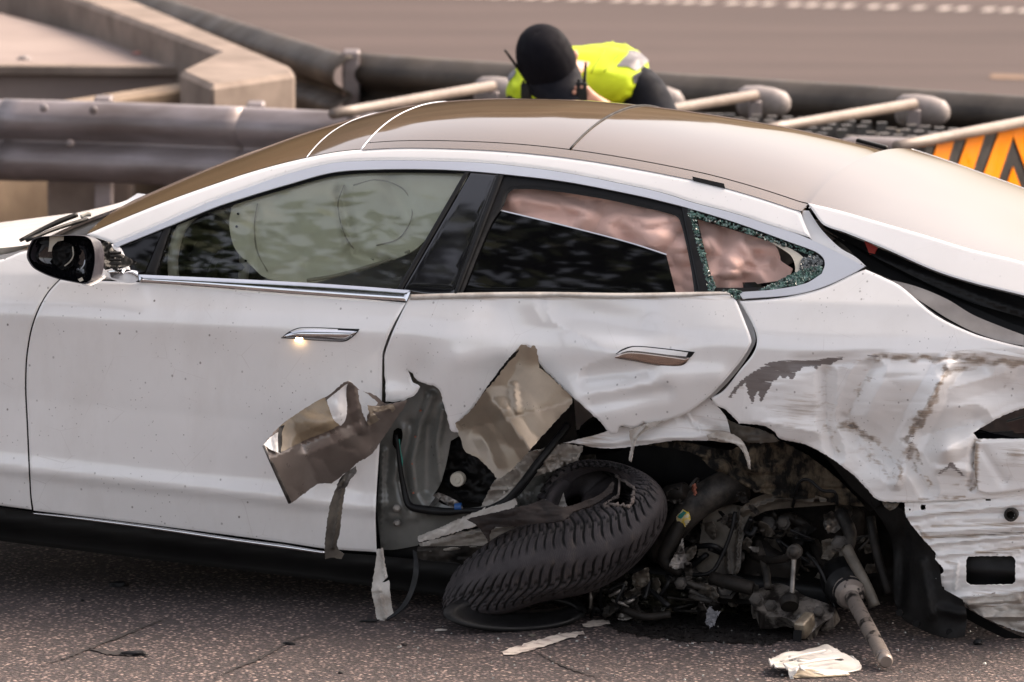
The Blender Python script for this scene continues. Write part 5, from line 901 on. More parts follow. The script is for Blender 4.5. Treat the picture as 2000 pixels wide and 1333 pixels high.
# ------------------------------------------------------------ road markings, cracks and loose bits on the near road
def gpoly(name, pts, mat, z, kind=None):
    return mesh_obj(name, [tuple(ground(x, y, z)) for x, y in pts], [tuple(range(len(pts)))], mat, None, False)
def gpatch(name, outline, mat, z, rag=0., th=.0):
    L = curve(outline, 6); L = L+rng.normal(0, rag, L.shape); V = [tuple(ground(x, y, z)) for x, y in L]
    vo, eo, fo, *_ = delaunay_2d_cdt([Vector((v[0], v[1])) for v in V], [(i, (i+1) % len(V)) for i in range(len(V))], [], 1, 1e-5)
    return mesh_obj(name, [(v.x, v.y, z) for v in vo], [f if True else f for f in fo], mat, None, False)
tag(gpatch('lane_marking', [(978, 1273), (1040, 1252), (1095, 1238), (1138, 1233), (1142, 1238), (1100, 1250), (1050, 1266), (1010, 1277), (985, 1279)], M['line'], .004, .8), kind='structure')
tag(gpatch('lane_marking', [(1138, 1218), (1165, 1212), (1190, 1213), (1192, 1218), (1160, 1224), (1140, 1224)], M['line'], .004, .8), kind='structure')
s = NT('oil_wet_asphalt'); s.col((.006, .005, .005)).set(rough=s.ramp(s.noise(60, 5), .35, .65, .25, .75), spec=.4); s.bump(s.noise(170, 4), .8, .004); M['oil'] = s.m
tag(gpatch('oil_stain', [(1180, 1215), (1300, 1196), (1480, 1190), (1640, 1200), (1600, 1232), (1520, 1252), (1430, 1256), (1330, 1250), (1220, 1236)], M['oil'], .003, 2.5), kind='structure')
s = NT('crack_filler'); s.col(s.mix(s.ramp(s.noise(70, 4), .4, .6), (.012, .010, .010), (.04, .032, .03))).set(rough=.9); M['crack'] = s.m
def crack(pts, w):
    L = curve(pts, 5, False); L = L+rng.normal(0, .7, L.shape); n = len(L); k = np.sin(np.linspace(.15, pi-.15, n))*w*(.5+rng.random(n))
    V = [tuple(ground(x, y-a, .0035)) for (x, y), a in zip(L, k)]+[tuple(ground(x, y+a, .0035)) for (x, y), a in zip(L, k)]
    return tag(mesh_obj('road_crack', V, [(i, i+1, n+i+1, n+i) for i in range(n-1)], M['crack'], None, False), kind='structure')
crack([(80, 1300), (130, 1284), (175, 1266), (230, 1244), (282, 1224), (330, 1205)], 2.2); crack([(175, 1267), (210, 1274), (245, 1276), (290, 1280)], 4.2)
crack([(420, 1326), (460, 1304), (510, 1284), (560, 1256), (600, 1240)], 2.6); crack([(1040, 1270), (1100, 1300), (1180, 1326)], 1.6)
def chunk(name, px, py, size, mat, label, cat, seed, fl=.4, group=None, rz=0.):
    r = random.Random(seed); bm = bmesh.new(); bmesh.ops.create_icosphere(bm, subdivisions=2, radius=1)
    for v in bm.verts:
        k = 1+.45*mnoise.noise(v.co*1.7+Vector((seed*3.1, 0, 0))); v.co = Vector((v.co.x*size[0]*k, v.co.y*size[1]*k, max(-.5, v.co.z)*size[2]*k))
    zmin = min(v.co.z for v in bm.verts); m = bpy.data.meshes.new(name); bm.to_mesh(m); bm.free(); m.materials.append(mat)
    o = link(bpy.data.objects.new(name, m)); g = ground(px, py, 0); o.location = (g[0], g[1], -zmin+.0005); o.rotation_euler = (0, 0, rz); return tag(o, label, cat, group)
RB = M['rubber']
chunk('rubber_scrap', 229, 1146, (.034, .02, .011), RB, 'oval black rubber scrap lying in front of the sill on the left', 'debris', 1)
chunk('rubber_scrap', 262, 1281, (.045, .012, .008), RB, 'long black scrap lying at the end of the road crack', 'debris', 2, rz=-.2)
chunk('rubber_scrap', 563, 1260, (.020, .006, .006), RB, 'thin curved black scrap on the asphalt below the torn strips', 'debris', 3, rz=-.4)
chunk('rubber_scrap', 161, 1175, (.006, .006, .005), RB, 'tiny black crumb on the asphalt at far left', 'debris', 4)
chunk('rubber_scrap', 1911, 1260, (.014, .012, .012), RB, 'small black lump on the asphalt below the rear bumper', 'debris', 5)
chunk('plastic_chip', 861, 1233, (.018, .005, .004), M['dirty_white'], 'small white chip on the asphalt left of the burst tyre', 'debris', 6)
chunk('plastic_chip', 1923, 1300, (.006, .006, .005), M['dirty_white'], 'tiny white chip on the asphalt at lower right', 'debris', 7)
chunk('plastic_chip', 1038, 1244, (.012, .006, .006), M['khaki'], 'small grey shard beside the painted line', 'debris', 8)
chunk('rubber_scrap', 722, 1216, (.026, .007, .006), RB, 'flat black scrap under the hanging white strip', 'debris', 9, rz=.1)
chunk('stone_chip', 790, 1262, (.010, .006, .006), M['crack'], 'dark stone chip on the asphalt below the hanging strips', 'debris', 10)
chunk('rubber_scrap', 665, 1316, (.008, .006, .004), RB, 'small black crumb near the bottom edge left of centre', 'debris', 11)
V, Fc = [], []
for k in range(150):
    x, y = rng.uniform(760, 1980), rng.uniform(1216, 1330); g = ground(x, y, 0); r = rng.uniform(.0012, .0034); a = rng.uniform(0, 6); o_ = len(V)
    for c in ((-1, -1, 0), (1, -1, 0), (1, 1, 0), (-1, 1, 0), (-.6, -.6, 1.3), (.6, -.6, 1.1), (.6, .6, 1.2), (-.6, .6, 1)): V.append((g[0]+r*(c[0]*cos(a)-c[1]*sin(a)), g[1]+r*(c[0]*sin(a)+c[1]*cos(a)), r*c[2]+.0005))
    Fc += [tuple(o_+i for i in f) for f in ((4, 5, 6, 7), (0, 1, 5, 4), (1, 2, 6, 5), (2, 3, 7, 6), (3, 0, 4, 7))]
tag(mesh_obj('scattered_glass_crumbs', V, Fc, pm('pale_glass_grit', (.45, .46, .43), (.10, .10, .095), .25, 0, 0, 40), None, False), 'fine glass and plastic grit scattered on the asphalt', 'grit', kind='stuff')
# broken white trim piece on the road: a folded shell with a torn skirt
tb0 = ground(1590, 1318, 0); tyv = float(tb0[1])
def tpz(x, y, dy): return at_y(x, y, tyv+dy)
trim = empty('trim_piece', (tb0[0], tb0[1], 0)); tag(trim, 'broken white plastic trim piece lying on the asphalt', 'debris'); tl = np.array([tb0[0], tb0[1], 0.])
wp = pm('white_plastic', (.66, .635, .595), (.52, .48, .43), .42, 0, .2, 9, .1, 40); yl = pm('yellowed_plastic', (.45, .37, .26), (.33, .26, .18), .5)
def patch(name, grid, mat, parent, base, th=.003, sub=6):
    g = np.array([[at_y(x, y, tyv+d) for (x, y, d) in row] for row in grid]); D_ = cr(cr(g, np.linspace(0, g.shape[0]-1, (g.shape[0]-1)*sub+1), 0), np.linspace(0, g.shape[1]-1, (g.shape[1]-1)*sub+1), 1)
    ii, jj = np.meshgrid(np.arange(D_.shape[0]), np.arange(D_.shape[1]), indexing='ij'); D_[..., 2] += .010*(np.abs(vn(ii*.33+3, jj*.21)-.5)*2-.5)+.005*(np.abs(vn(ii*.7, jj*.55+7)-.5)*2-.5); D_[..., 2] = np.maximum(D_[..., 2], .004); a, b = D_.shape[:2]; o = mesh_obj(name, D_.reshape(-1, 3)-base, [(i*b+k, i*b+k+1, (i+1)*b+k+1, (i+1)*b+k) for i in range(a-1) for k in range(b-1)], mat, parent)
    md = o.modifiers.new('thick', 'SOLIDIFY'); md.thickness = th; md.offset = 0; return o
patch('shell', [[(1502, 1290, .02), (1512, 1282, .10), (1560, 1270, .20), (1612, 1262, .22), (1618, 1272, .19)], [(1503, 1294, .0), (1530, 1290, .06), (1580, 1284, .13), (1640, 1278, .15), (1666, 1284, .13)], [(1506, 1298, -.02), (1540, 1296, .0), (1590, 1297, .06), (1650, 1296, .09), (1682, 1300, .09)], [(1514, 1302, -.04), (1550, 1304, -.04), (1600, 1312, -.01), (1645, 1318, .0), (1680, 1312, .05)]], wp, trim, tl, .004)
patch('skirt', [[(1530, 1302, -.05), (1560, 1304, -.05), (1610, 1313, -.04), (1660, 1320, -.02)], [(1545, 1316, -.06), (1575, 1318, -.06), (1615, 1326, -.05), (1655, 1334, -.03)], [(1552, 1333, -.07), (1570, 1330, -.06), (1610, 1336, -.05), (1650, 1340, -.03)]], yl, trim, tl, .003)
patch('torn_tab', [[(1528, 1298, -.065), (1560, 1300, -.065)], [(1538, 1310, -.075), (1558, 1308, -.075)], [(1543, 1326, -.08), (1550, 1318, -.08)], [(1546, 1332, -.082), (1550, 1330, -.082)]], wp, trim, tl, .003)
patch('folded_edge', [[(1560, 1302, -.04), (1610, 1306, -.03), (1658, 1312, -.01)], [(1562, 1308, -.055), (1610, 1318, -.045), (1655, 1330, -.03)]], wp, trim, tl, .003)
patch('rib', [[(1540, 1286, .085), (1600, 1276, .16), (1618, 1268, .19)], [(1560, 1292, .05), (1610, 1288, .11), (1650, 1286, .13)]], wp, trim, tl, .006)

for k, (a, b, dd) in enumerate([((1524, 1292), (1612, 1271), .09), ((1560, 1298), (1640, 1286), .06)]):
    sweep('ridge', [at_y(*a, tyv+dd-.06)-tl, at_y((a[0]+b[0])/2, (a[1]+b[1])/2-1.5, tyv+dd-.01)-tl, at_y(*b, tyv+dd+.03)-tl], [.002, .004, .003], wp, trim, 8, 4)
chunk('dirt_smear', 1640, 1292, (.012, .006, .003), M['crack'], 'brown dirt crumb lying on the broken white trim piece', 'debris', 15).location = tuple(at_y(1640, 1289, tyv+.05))
# ------------------------------------------------------------ barriers behind the car
M['darkrail'] = pm('shaded_rail_steel', (.075, .062, .050), (.030, .024, .019), .6, .3, 0, 3.2, .15, 40)  # far rails darkened in colour for the shade on their near faces
WB = [(0, 0), (.018, -.006), (.030, -.014), (.072, -.042), (.082, -.058), (.084, -.075), (.082, -.092), (.072, -.108), (.012, -.142), (.004, -.155), (.012, -.168), (.072, -.202), (.082, -.218), (.084, -.235), (.082, -.252), (.072, -.268), (.030, -.296), (.018, -.304), (0, -.31)]
def wbeam(name, path, mat, parent=None, base=(0, 0, 0), scale=1., flip=1):
    p = np.array(path, float); d = np.gradient(p, axis=0); V = []
    for i in range(len(p)):
        t = d[i].copy(); t[2] = 0; t /= np.linalg.norm(t); nrm = np.array([t[1], -t[0], 0])*flip
        for (a, b) in WB: V.append(p[i]+nrm*a*scale+np.array([0, 0, b*scale])-np.array(base))
    n = len(WB); o = mesh_obj(name, V, [(i*n+k, (i+1)*n+k, (i+1)*n+k+1, i*n+k+1) for i in range(len(p)-1) for k in range(n-1)], mat, parent)
    md = o.modifiers.new('thick', 'SOLIDIFY'); md.thickness = .006; return o
def rail(label, pts, z, posts, name='guard_rail', seam=None, mat=None, group=None, lap=True):
    q = [ground(x, y, z) for x, y in pts]; base = np.array([q[0][0], q[0][1], 0]); r = empty(name, base); tag(r, label, 'guard rail', group)
    cuts = [0]+list(seam or [])+[len(q)-1]
    L = np.array(q); 
    for a, b in zip(cuts[:-1], cuts[1:]):
        seg = L[a:b+1].copy(); 
        if lap and a: seg[0] = seg[0]+(seg[0]-seg[1])/np.linalg.norm(seg[0]-seg[1])*.12; seg = seg+np.array([0, -.009, .004])
        k = []; 
        for i in range(len(seg)-1): k += [seg[i]*(1-t)+seg[i+1]*t for t in np.linspace(0, 1, 8)[:-1]]
        k.append(seg[-1]); wbeam('rail_beam', k, mat or M['galv'], r, base)
    for (x, y) in posts:
        g = ground(x, y, z); pv_ = bev_box('post', np.array([g[0], g[1]+.09, (z+.0)/2])-base, (.07, .12, z+.04), M['galv'], r, None, .008, 1)
    return r
near_rail = rail('grey steel crash barrier running behind the front of the car', [(-600, 186), (-250, 191), (66, 199), (270, 205), (478, 213), (760, 226), (1100, 244)], .75, [(-300, 190), (200, 203), (498, 214), (800, 228)], seam=[2, 4])
for (x, y) in [(85, 212), (182, 216), (137, 282), (467, 288), (505, 292)]:
    g = at_y(x, y, ground(x, 205, .75)[1]-.09); b_ = lathe('rail_bolt', g-np.array(near_rail.location), g-np.array(near_rail.location)+np.array([0, -1, 0]), [(-.01, .017), (.006, .015), (.01, .008)], M['galv'], near_rail, 10)
fr0 = [(-500, -290), (0, -105), (330, 0), (500, 55), (690, 113)]
rail('dark steel crash barrier receding behind the concrete wall', fr0, .80, [(685, 112)], lap=False, mat=M['darkrail'])
fr1 = [(690, 113), (1000, 133), (1300, 152), (1650, 174), (2000, 198), (2500, 233)]
# crash cushion: far rail, cross tubes with rounded end caps, filler blocks, striped nose panel
q = [ground(x, y, .80) for x, y in fr1]; cb = np.array([ground(1500, 215, .0)[0], ground(1500, 215, .8)[1], 0]); cushion = empty('crash_cushion', cb)
tag(cushion, 'crash cushion with white cross tubes and orange striped nose behind the car', 'crash cushion')
k = []
for i in range(len(q)-1): k += [q[i]*(1-t)+q[i+1]*t for t in np.linspace(0, 1, 8)[:-1]]
k.append(q[-1]); wbeam('rear_beam', [a+np.array([0, .16, .0]) for a in k], M['darkrail'], cushion, cb)
prism('rear_skirt', [k[0]+np.array([0, .1, -.30])-cb, k[-1]+np.array([0, .1, -.30])-cb, k[-1]*np.array([1, 1, 0])+np.array([0, .1, .0])-cb, k[0]*np.array([1, 1, 0])+np.array([0, .1, .0])-cb], (0, .03, 0), M['steel'], cushion)
tubem = pm('pale_painted_steel', (.20, .165, .14), (.135, .108, .09), .5, .1, 0, 6)
capm = pm('pale_plastic_cap', (.25, .22, .21), (.17, .148, .138), .55)
TUBES = [((690, 216), (962, 168)), ((1010, 228), (1268, 184)), ((1250, 224), (1475, 186)), ((1530, 247), (1785, 203)), ((1790, 279), (2060, 227))]
axd = (q[-1]-q[0]); axd /= np.linalg.norm(axd)
for i, (a, b) in enumerate(TUBES):
    A_, B_ = ground(*a, .80), ground(*b, .80); d_ = (B_-A_)/np.linalg.norm(B_-A_)
    t_ = sweep('cross_tube', [A_-cb-d_*.15, A_-cb, B_-cb], .021, tubem, cushion, 10, 1)
    if i == 4: continue
    an = atan2(d_[1], d_[0]); c_ = B_-cb+d_*.10+np.array([0, 0, -.035])
    # rounded cap: a short blunt cone with a domed end lying across the rail
    rg = []
    for (x_, hw, hh) in [(-.02, .040, .050), (.0, .052, .062), (.06, .058, .066), (.12, .056, .060), (.165, .044, .046), (.185, .022, .024)]:
        rg.append([c_-cb*0+np.array([cos(radians(-24))*x_-sin(radians(-24))*hw*cos(t), sin(radians(-24))*x_+cos(radians(-24))*hw*cos(t), hh*sin(t)])+np.array([-.10*cos(radians(-24)), .10*0, 0]) for t in np.linspace(0, 2*pi, 17)[:-1]])
    loft('end_cap', rg, capm, t_)
    bev_box('frame_leg', A_-cb+np.array([0, 0, -.40]), (.05, .05, .76), M['galv'], cushion, None, .006, 1); bev_box('frame_leg', B_-cb+np.array([0, 0, -.40]), (.05, .05, .76), M['galv'], cushion, None, .006, 1)
    bev_box('frame_plate', (A_+B_)/2-cb+np.array([0, 0, -.30]), (np.linalg.norm(B_-A_), .012, .42), M['steel'], cushion, (0, 0, an), .003, 1)
fm_ = pm('dark_filler_block', (.13, .12, .112), (.06, .054, .05), .6); proto = None
bm = bmesh.new(); bmesh.ops.create_cube(bm, size=1)
for v in bm.verts: v.co = Vector((v.co.x*.052*(1 if v.co.z < 0 else .72), v.co.y*.052*(1 if v.co.z < 0 else .72), v.co.z*.30))
bm_m = bpy.data.meshes.new('filler_block'); bm.to_mesh(bm_m); bm.free(); bm_m.materials.append(fm_)
for i in range(len(TUBES)-1):
    A0, B0 = ground(*TUBES[i][0], .8), ground(*TUBES[i][1], .8); A1, B1 = ground(*TUBES[i+1][0], .8), ground(*TUBES[i+1][1], .8)
    for a in range(9):
        for b in range(6):
            s_, t_ = (a+1)/10, (b+.6)/6.4; p_ = (A0*(1-t_)+B0*t_)*(1-s_)+(A1*(1-t_)+B1*t_)*s_
            o = link(bpy.data.objects.new('filler_block', bm_m), cushion); o.location = tuple(map(float, p_-cb+np.array([0, 0, -.215])))
    bev_box('filler_tray', (A0+B0+A1+B1)/4-cb+np.array([0, 0, -.47]), (np.linalg.norm((A1+B1-A0-B0)/2)*.96, np.linalg.norm(B0-A0)*.9, .12), M['steel'], cushion, (0, 0, atan2(axd[1], axd[0])), .01, 1)
g1, g2 = ground(1660, 268, .76), ground(1795, 283, .76)
bev_box('nose_fender', (g1+g2)/2-cb+np.array([.02, .0, -.22]), (.42, .20, .46), M['galv'], cushion, (0, 0, radians(-20)), .06, 3)
n0, n1 = ground(1806, 283, .78), ground(2140, 216, .78); nd = (n1-n0)/np.linalg.norm(n1-n0); nn_ = np.array([nd[1], -nd[0], 0])
def npl(px, py, off=.0):
    r = rays(px, py)[0]; t = ((n0-CO)@nn_)/(r@nn_); return CO+r*t+nn_*off
nb = prism('nose_panel', [n0-cb, n1-cb, n1-cb-np.array([0, 0, .62]), n0-cb-np.array([0, 0, .62])], tuple(-nn_*.05), pm('dark_grey_sheeting', (.045, .042, .040), (.03, .028, .027), .4), cushion, .006)
org = pm('orange_sheeting', (.92, .26, .003), (.86, .235, .003), .35, 0, 0, 6); mid = npl(1976, 300); 
def mirror_p(p): a = (p-mid)@nd; return p-2*a*nd
for poly in ([(1829, 279), (1862, 273), (1838, 345), (1815, 345), (1814, 322)], [(1888, 267), (1922, 260), (1882, 380), (1848, 385)], [(1950, 255), (1976, 249), (1976, 266), (1932, 395), (1898, 396)], [(1976, 325), (1976, 398), (1950, 402)]):
    P_ = [npl(x, y, .004) for x, y in poly]; prism('orange_stripe', [p-cb for p in P_], tuple(nn_*.003), org, nb)
    prism('orange_stripe', [mirror_p(p)-cb for p in P_][::-1], tuple(nn_*.003), org, nb)
# concrete wall end on the left, its low kerb beam and the raised pale island
wz = .80; wl0 = ground(480, 140, wz); wl0[2] = 0
far_ = lambda a, b: a+(b-a)*9
tr0, tr1, tl0, tl1 = ground(571, 130, wz), ground(263, 0, wz), ground(427, 101, wz), ground(154, 0, wz)
o = prism('concrete_wall', [p-wl0 for p in (far_(tl0, tl1), far_(tr0, tr1), tr0, ground(577, 143, wz), ground(413, 167, wz), ground(350, 138, wz), tl0)], (0, 0, -.8), M['concrete'], None, .02)
o.location = tuple(wl0); tag(o, 'pale concrete barrier wall receding from the crash cushion at upper left', 'wall')
bA, bB = ground(398, 163, .62), ground(118, 205, .62); bl = np.array([bA[0], bA[1], 0]); bd_ = (bB-bA)/np.linalg.norm(bB-bA); bn = np.array([-bd_[1], bd_[0], 0]); bn = bn if bn[1] > 0 else -bn
kb = empty('concrete_beam', bl); tag(kb, 'brown concrete beam with dark end cap beside the concrete wall', 'beam')
prism('beam', [np.array([0, 0, .62])-bn*.06, np.array([0, 0, .62])+bn*.10, np.array([0, 0, .0])+bn*.10, np.array([0, 0, .0])-bn*.06], tuple((bB-bA)*1.6), pm('brown_concrete', (.22, .165, .115), (.145, .105, .072), .85, 0, 0, 5, .4, 30), kb, .012)
prism('end_cap', [np.array([0, 0, .63])-bn*.075-bd_*.045, np.array([0, 0, .63])+bn*.11-bd_*.045, np.array([0, 0, .0])+bn*.11-bd_*.045, np.array([0, 0, .0])-bn*.075-bd_*.045], tuple(bd_*.04), M['black'], kb, .006)
i0, i1 = ground(-900, 126, .66), ground(420, 134, .66); sl = (i1-i0)/np.linalg.norm(i1-i0)
tag(prism('raised_island', [(i0[0], i0[1], 0), (i1[0], i1[1], 0), (i1[0], i1[1], .66), (i0[0], i0[1], .66)], (-26, 60, 0), M['slab']), kind='structure')
prism_e = prism('island_edging', [i0+np.array([0, -.05, .012]), i1+np.array([0, -.05, .012]), i1+np.array([0, -.05, -.03]), i0+np.array([0, -.05, -.03])], (0, .12, 0), M['concrete'], None, .006); tag(prism_e, kind='structure')
for (x, y, sz, m_, lb) in [(48, 117, (.03, .02, .012), capm, 'small white scrap lying on the pale raised island'), (272, 107, (.035, .02, .008), pm('faded_red', (.40, .16, .12)), 'faded red scrap lying on the pale raised island')]:
    o = chunk('litter', x, y, sz, m_, lb, 'litter', 12); g = ground(x, y, .66); o.location = (g[0], g[1], .666)
bev_box('barrier_footing', (0, 0, 0), (1, 1, 1), M['concrete']) if False else None
fA = ground(84, 352, .43); fB = ground(250, 358, .43); fo_ = prism('barrier_footing', [(fA[0], fA[1]+.25, .48), (fB[0], fB[1]+.25, .48), (fB[0], fB[1]+.25, 0), (fA[0], fA[1]+.25, 0)], (0, .3, 0), M['concrete'], None, .015); tag(fo_, 'pale concrete footing block under the crash barrier at left', 'footing')
# far carriageway marks: a profiled dashed edge line and a faint orange line
e0, e1 = ground(1000, -4, .004), ground(2000, 22, .004); ed = (e1-e0)/np.linalg.norm(e1-e0); en = np.array([-ed[1], ed[0], 0]); L_ = np.linalg.norm(e1-e0); V, Fc = [], []
t = -6.
while t < 8:
    a = e0+ed*t; b = e0+ed*(t+.062); o_ = len(V)
    for p_ in (a-en*.10, b-en*.10, b+en*.10, a+en*.10): V.append((p_[0], p_[1], .008))
    Fc.append((o_, o_+1, o_+2, o_+3)); t += .104 if rng.random() > .2 else .15
tag(mesh_obj('dashed_edge_line', V, Fc, pm('road_line_white', (.36, .31, .28), (.26, .225, .20), .7), None, False), kind='structure')
tag(gpoly('faint_orange_line', [(1935, 145), (2100, 150), (2100, 158), (1935, 153)], pm('faded_orange_paint', (.17, .10, .055), None, .8), .008), kind='structure')
# ------------------------------------------------------------ person bent over behind the roof
pz = np.array([.43, 26.15, 0.]); person = empty('person', pz)
tag(person, 'person in black cap and yellow vest bent forward behind the car roof', 'person')
def skin_body():
    J = {'pel': (.43, 26.15, .93, .13), 'spi': (.36, 25.95, 1.02, .125), 'che': (.27, 25.74, 1.06, .13), 'nkb': (.20, 25.58, 1.09, .075), 'nk': (.165, 25.52, 1.11, .06), 'hd0': (.145, 25.46, 1.11, .075), 'hd': (.13, 25.40, 1.14, .088), 'hd1': (.125, 25.35, 1.175, .07),
         'nose': (.125, 25.37, 1.05, .018), 'chin': (.14, 25.44, 1.04, .04),
         'sR': (.44, 25.64, 1.05, .07), 'eR': (.54, 25.46, .86, .05), 'wR': (.345, 25.30, 1.00, .032), 'pR': (.285, 25.26, 1.04, .030),
         'sL': (.07, 25.62, .99, .07), 'eL': (-.05, 25.44, .80, .05), 'wL': (.08, 25.27, .80, .032), 'pL': (.13, 25.22, .80, .030),
         'hR': (.52, 26.16, .86, .09), 'kR': (.55, 26.06, .48, .062), 'aR': (.57, 26.18, .09, .042), 'tR': (.58, 26.00, .045, .04),
         'hL': (.33, 26.10, .86, .09), 'kL': (.30, 25.98, .48, .062), 'aL': (.29, 26.10, .09, .042), 'tL': (.29, 25.92, .045, .04)}
    E_ = [('pel', 'spi'), ('spi', 'che'), ('che', 'nkb'), ('nkb', 'nk'), ('nk', 'hd0'), ('hd0', 'hd'), ('hd', 'hd1'), ('hd', 'nose'), ('hd0', 'chin'), ('che', 'sR'), ('sR', 'eR'), ('eR', 'wR'), ('wR', 'pR'), ('che', 'sL'), ('sL', 'eL'), ('eL', 'wL'), ('wL', 'pL'), ('pel', 'hR'), ('hR', 'kR'), ('kR', 'aR'), ('aR', 'tR'), ('pel', 'hL'), ('hL', 'kL'), ('kL', 'aL'), ('aL', 'tL')]
    for sd, ps, dr in (('R', (.285, 25.26, 1.04), (-.9, -.1, .25)), ('L', (.13, 25.22, .80), (.6, -.6, -.2))):
        d = np.array(dr)/np.linalg.norm(dr)
        for k in range(5):
            off = np.array([0, -.012, .036-.018*k]) if k < 4 else np.array([.01, -.02, .04]); ln = (.030, .036, .034, .026, .022)[k]
            a = np.array(ps)+d*.030+off; b = a+d*ln; c = b+(d*.3+np.array([.2, -.5, -.2]))*ln*.9
            J['f%s%da' % (sd, k)] = (*a, .0105); J['f%s%db' % (sd, k)] = (*b, .0095); J['f%s%dc' % (sd, k)] = (*c, .008)
            E_ += [('p'+sd, 'f%s%da' % (sd, k)), ('f%s%da' % (sd, k), 'f%s%db' % (sd, k)), ('f%s%db' % (sd, k), 'f%s%dc' % (sd, k))]
    nm = list(J); m = bpy.data.meshes.new('body'); m.from_pydata([tuple(np.array(J[k][:3])-pz) for k in nm], [(nm.index(a), nm.index(b)) for a, b in E_], []); o = link(bpy.data.objects.new('body', m), person)
    sk = o.modifiers.new('skin', 'SKIN'); 
    for i, k in enumerate(nm): m.skin_vertices[0].data[i].radius = (J[k][3], J[k][3]); m.skin_vertices[0].data[i].use_root = (k == 'pel')
    sk.use_smooth_shade = True; sb = o.modifiers.new('sub', 'SUBSURF'); sb.levels = 1; sb.render_levels = 2
    m.materials.append(pm('skin', (.52, .27, .19), (.45, .22, .15), .5)); return o
skin_body()
sp_ = np.array([-.06, -.60, .12]); sp_ /= np.linalg.norm(sp_); sx_ = np.array([.97, -.10, 0.10]); sx_ -= sp_*(sx_@sp_); sx_ /= np.linalg.norm(sx_); sn_ = np.cross(sx_, sp_); sn_ = sn_ if sn_[2] > 0 else -sn_
ctr = cr(np.array([(.36, 26.20, .86), (.34, 26.08, .96), (.31, 25.95, 1.02), (.28, 25.82, 1.045), (.255, 25.72, 1.055), (.235, 25.62, 1.06), (.21, 25.52, 1.05)], float), np.linspace(0, 6, 25), 0)
hw = np.interp(np.linspace(0, 6, 25), range(7), [.19, .19, .195, .22, .245, .255, .20]); ht = np.interp(np.linspace(0, 6, 25), range(7), [.14, .14, .14, .14, .13, .11, .06])
def vest_pt(i, a, off=0.):
    e = 2/2.5; ca, sa = cos(a), sin(a); wr = .005*sin(a*7+i*1.1)+.004*sin(i*.9+a*3)+.002*sin(a*17-i*.7)
    return ctr[i]+sx_*(hw[i]+off+wr)*np.sign(ca)*abs(ca)**e+sn_*(ht[i]+off+wr)*np.sign(sa)*abs(sa)**e
hv = pm('fluorescent_yellow_cloth', (.44, .56, .008), (.35, .46, .006), .7, 0, 0, 8, .6, 13, .05, .3)
vest = loft('vest', [[vest_pt(i, a)-pz for a in np.linspace(0, 2*pi, 81)[:-1]] for i in range(25)], hv, person)
sil = pm('silver_reflective_tape', (.13, .125, .13), (.10, .095, .105), .5, 0, 0, 10)
def vband(name, i0, i1, a0, a1, mat, off=.004):
    A_ = np.linspace(a0, a1, 14); return mesh_obj(name, [vest_pt(i, a, off)-pz for i in range(i0, i1+1) for a in A_], [(k*14+j, k*14+j+1, (k+1)*14+j+1, (k+1)*14+j) for k in range(i1-i0) for j in range(13)], mat, vest)
vband('reflective_band', 15, 22, .34, .85, sil); vband('reflective_band', 15, 21, 2.5, 2.85, sil); vband('reflective_band', 6, 9, 0, pi, sil)
for a_ in (1.0, 1.25, 2.2): sweep('vest_seam', [vest_pt(i, a_, .002)-pz for i in range(8, 25)], .0022, pm('vest_seam_thread', (.30, .36, .01), None, .8), vest, 5, 1)
vband('dark_edging', 19, 23, .0, .26, pm('navy_cloth', (.018, .020, .030), (.010, .011, .016), .75), .005)
navy = pm('navy_jacket_cloth', (.007, .009, .015), (.004, .005, .008), .8, 0, 0, 12, .3, 40, spec=.15)
sweep('sleeve', [np.array(p)-pz for p in [(.36, 25.68, 1.06), (.455, 25.62, 1.04), (.52, 25.53, .95), (.55, 25.45, .86), (.46, 25.38, .90), (.36, 25.31, .96)]], [.08, .088, .078, .066, .058, .046], navy, person, 14)
sweep('sleeve', [np.array(p)-pz for p in [(.12, 25.64, 1.04), (.06, 25.62, .99), (-.0, 25.55, .88), (-.02, 25.47, .80), (.02, 25.34, .80), (.08, 25.28, .80)]], [.075, .082, .074, .066, .056, .046], navy, person, 14)
for hx_ in ((('hR'), [(.50, 26.16, .90), (.54, 26.09, .5), (.57, 26.18, .08)]), ('hL', [(.35, 26.12, .90), (.31, 26.0, .5), (.29, 26.1, .08)])): sweep('trouser_leg', [np.array(p)-pz for p in hx_[1]], [.115, .085, .065], navy, person, 14)
for x_, y_ in ((.575, 26.06), (.29, 25.98)): bev_box('boot', np.array([x_, y_, .05])-pz, (.10, .28, .10), M['black'], person, None, .035, 3)
# cap
hu = np.array([-.24, -.50, .83]); hu /= np.linalg.norm(hu); hf = np.array([.38, -.76, -.52]); hf -= hu*(hf@hu); hf /= np.linalg.norm(hf); hs_ = np.cross(hf, hu); hc = np.array([.122, 25.37, 1.172])
capm_ = pm('black_cap_cloth', (.006, .006, .009), (.004, .004, .006), .8, 0, 0, 14, .25, 150, spec=.08); V = []; nr, na = 22, 96
for i in range(nr+1):
    t = i/nr*1.75
    for k in range(na):
        a = 2*pi*k/na; seam = 1+.016*abs(cos(3*a))**.35+.006*mnoise.noise(Vector((cos(a)*3, sin(a)*3, t*3))); r = sin(t)**.72*seam if t > 0 else 0.; V.append(hc+hu*(.128*cos(t))+hs_*.099*r*sin(a)+hf*.118*r*cos(a)-pz)
cap = mesh_obj('cap', V, [(i*na+k, (i+1)*na+k, (i+1)*na+(k+1) % na, i*na+(k+1) % na) for i in range(nr) for k in range(na)], capm_, person); cap.modifiers.new('thick', 'SOLIDIFY').thickness = .003
V = []
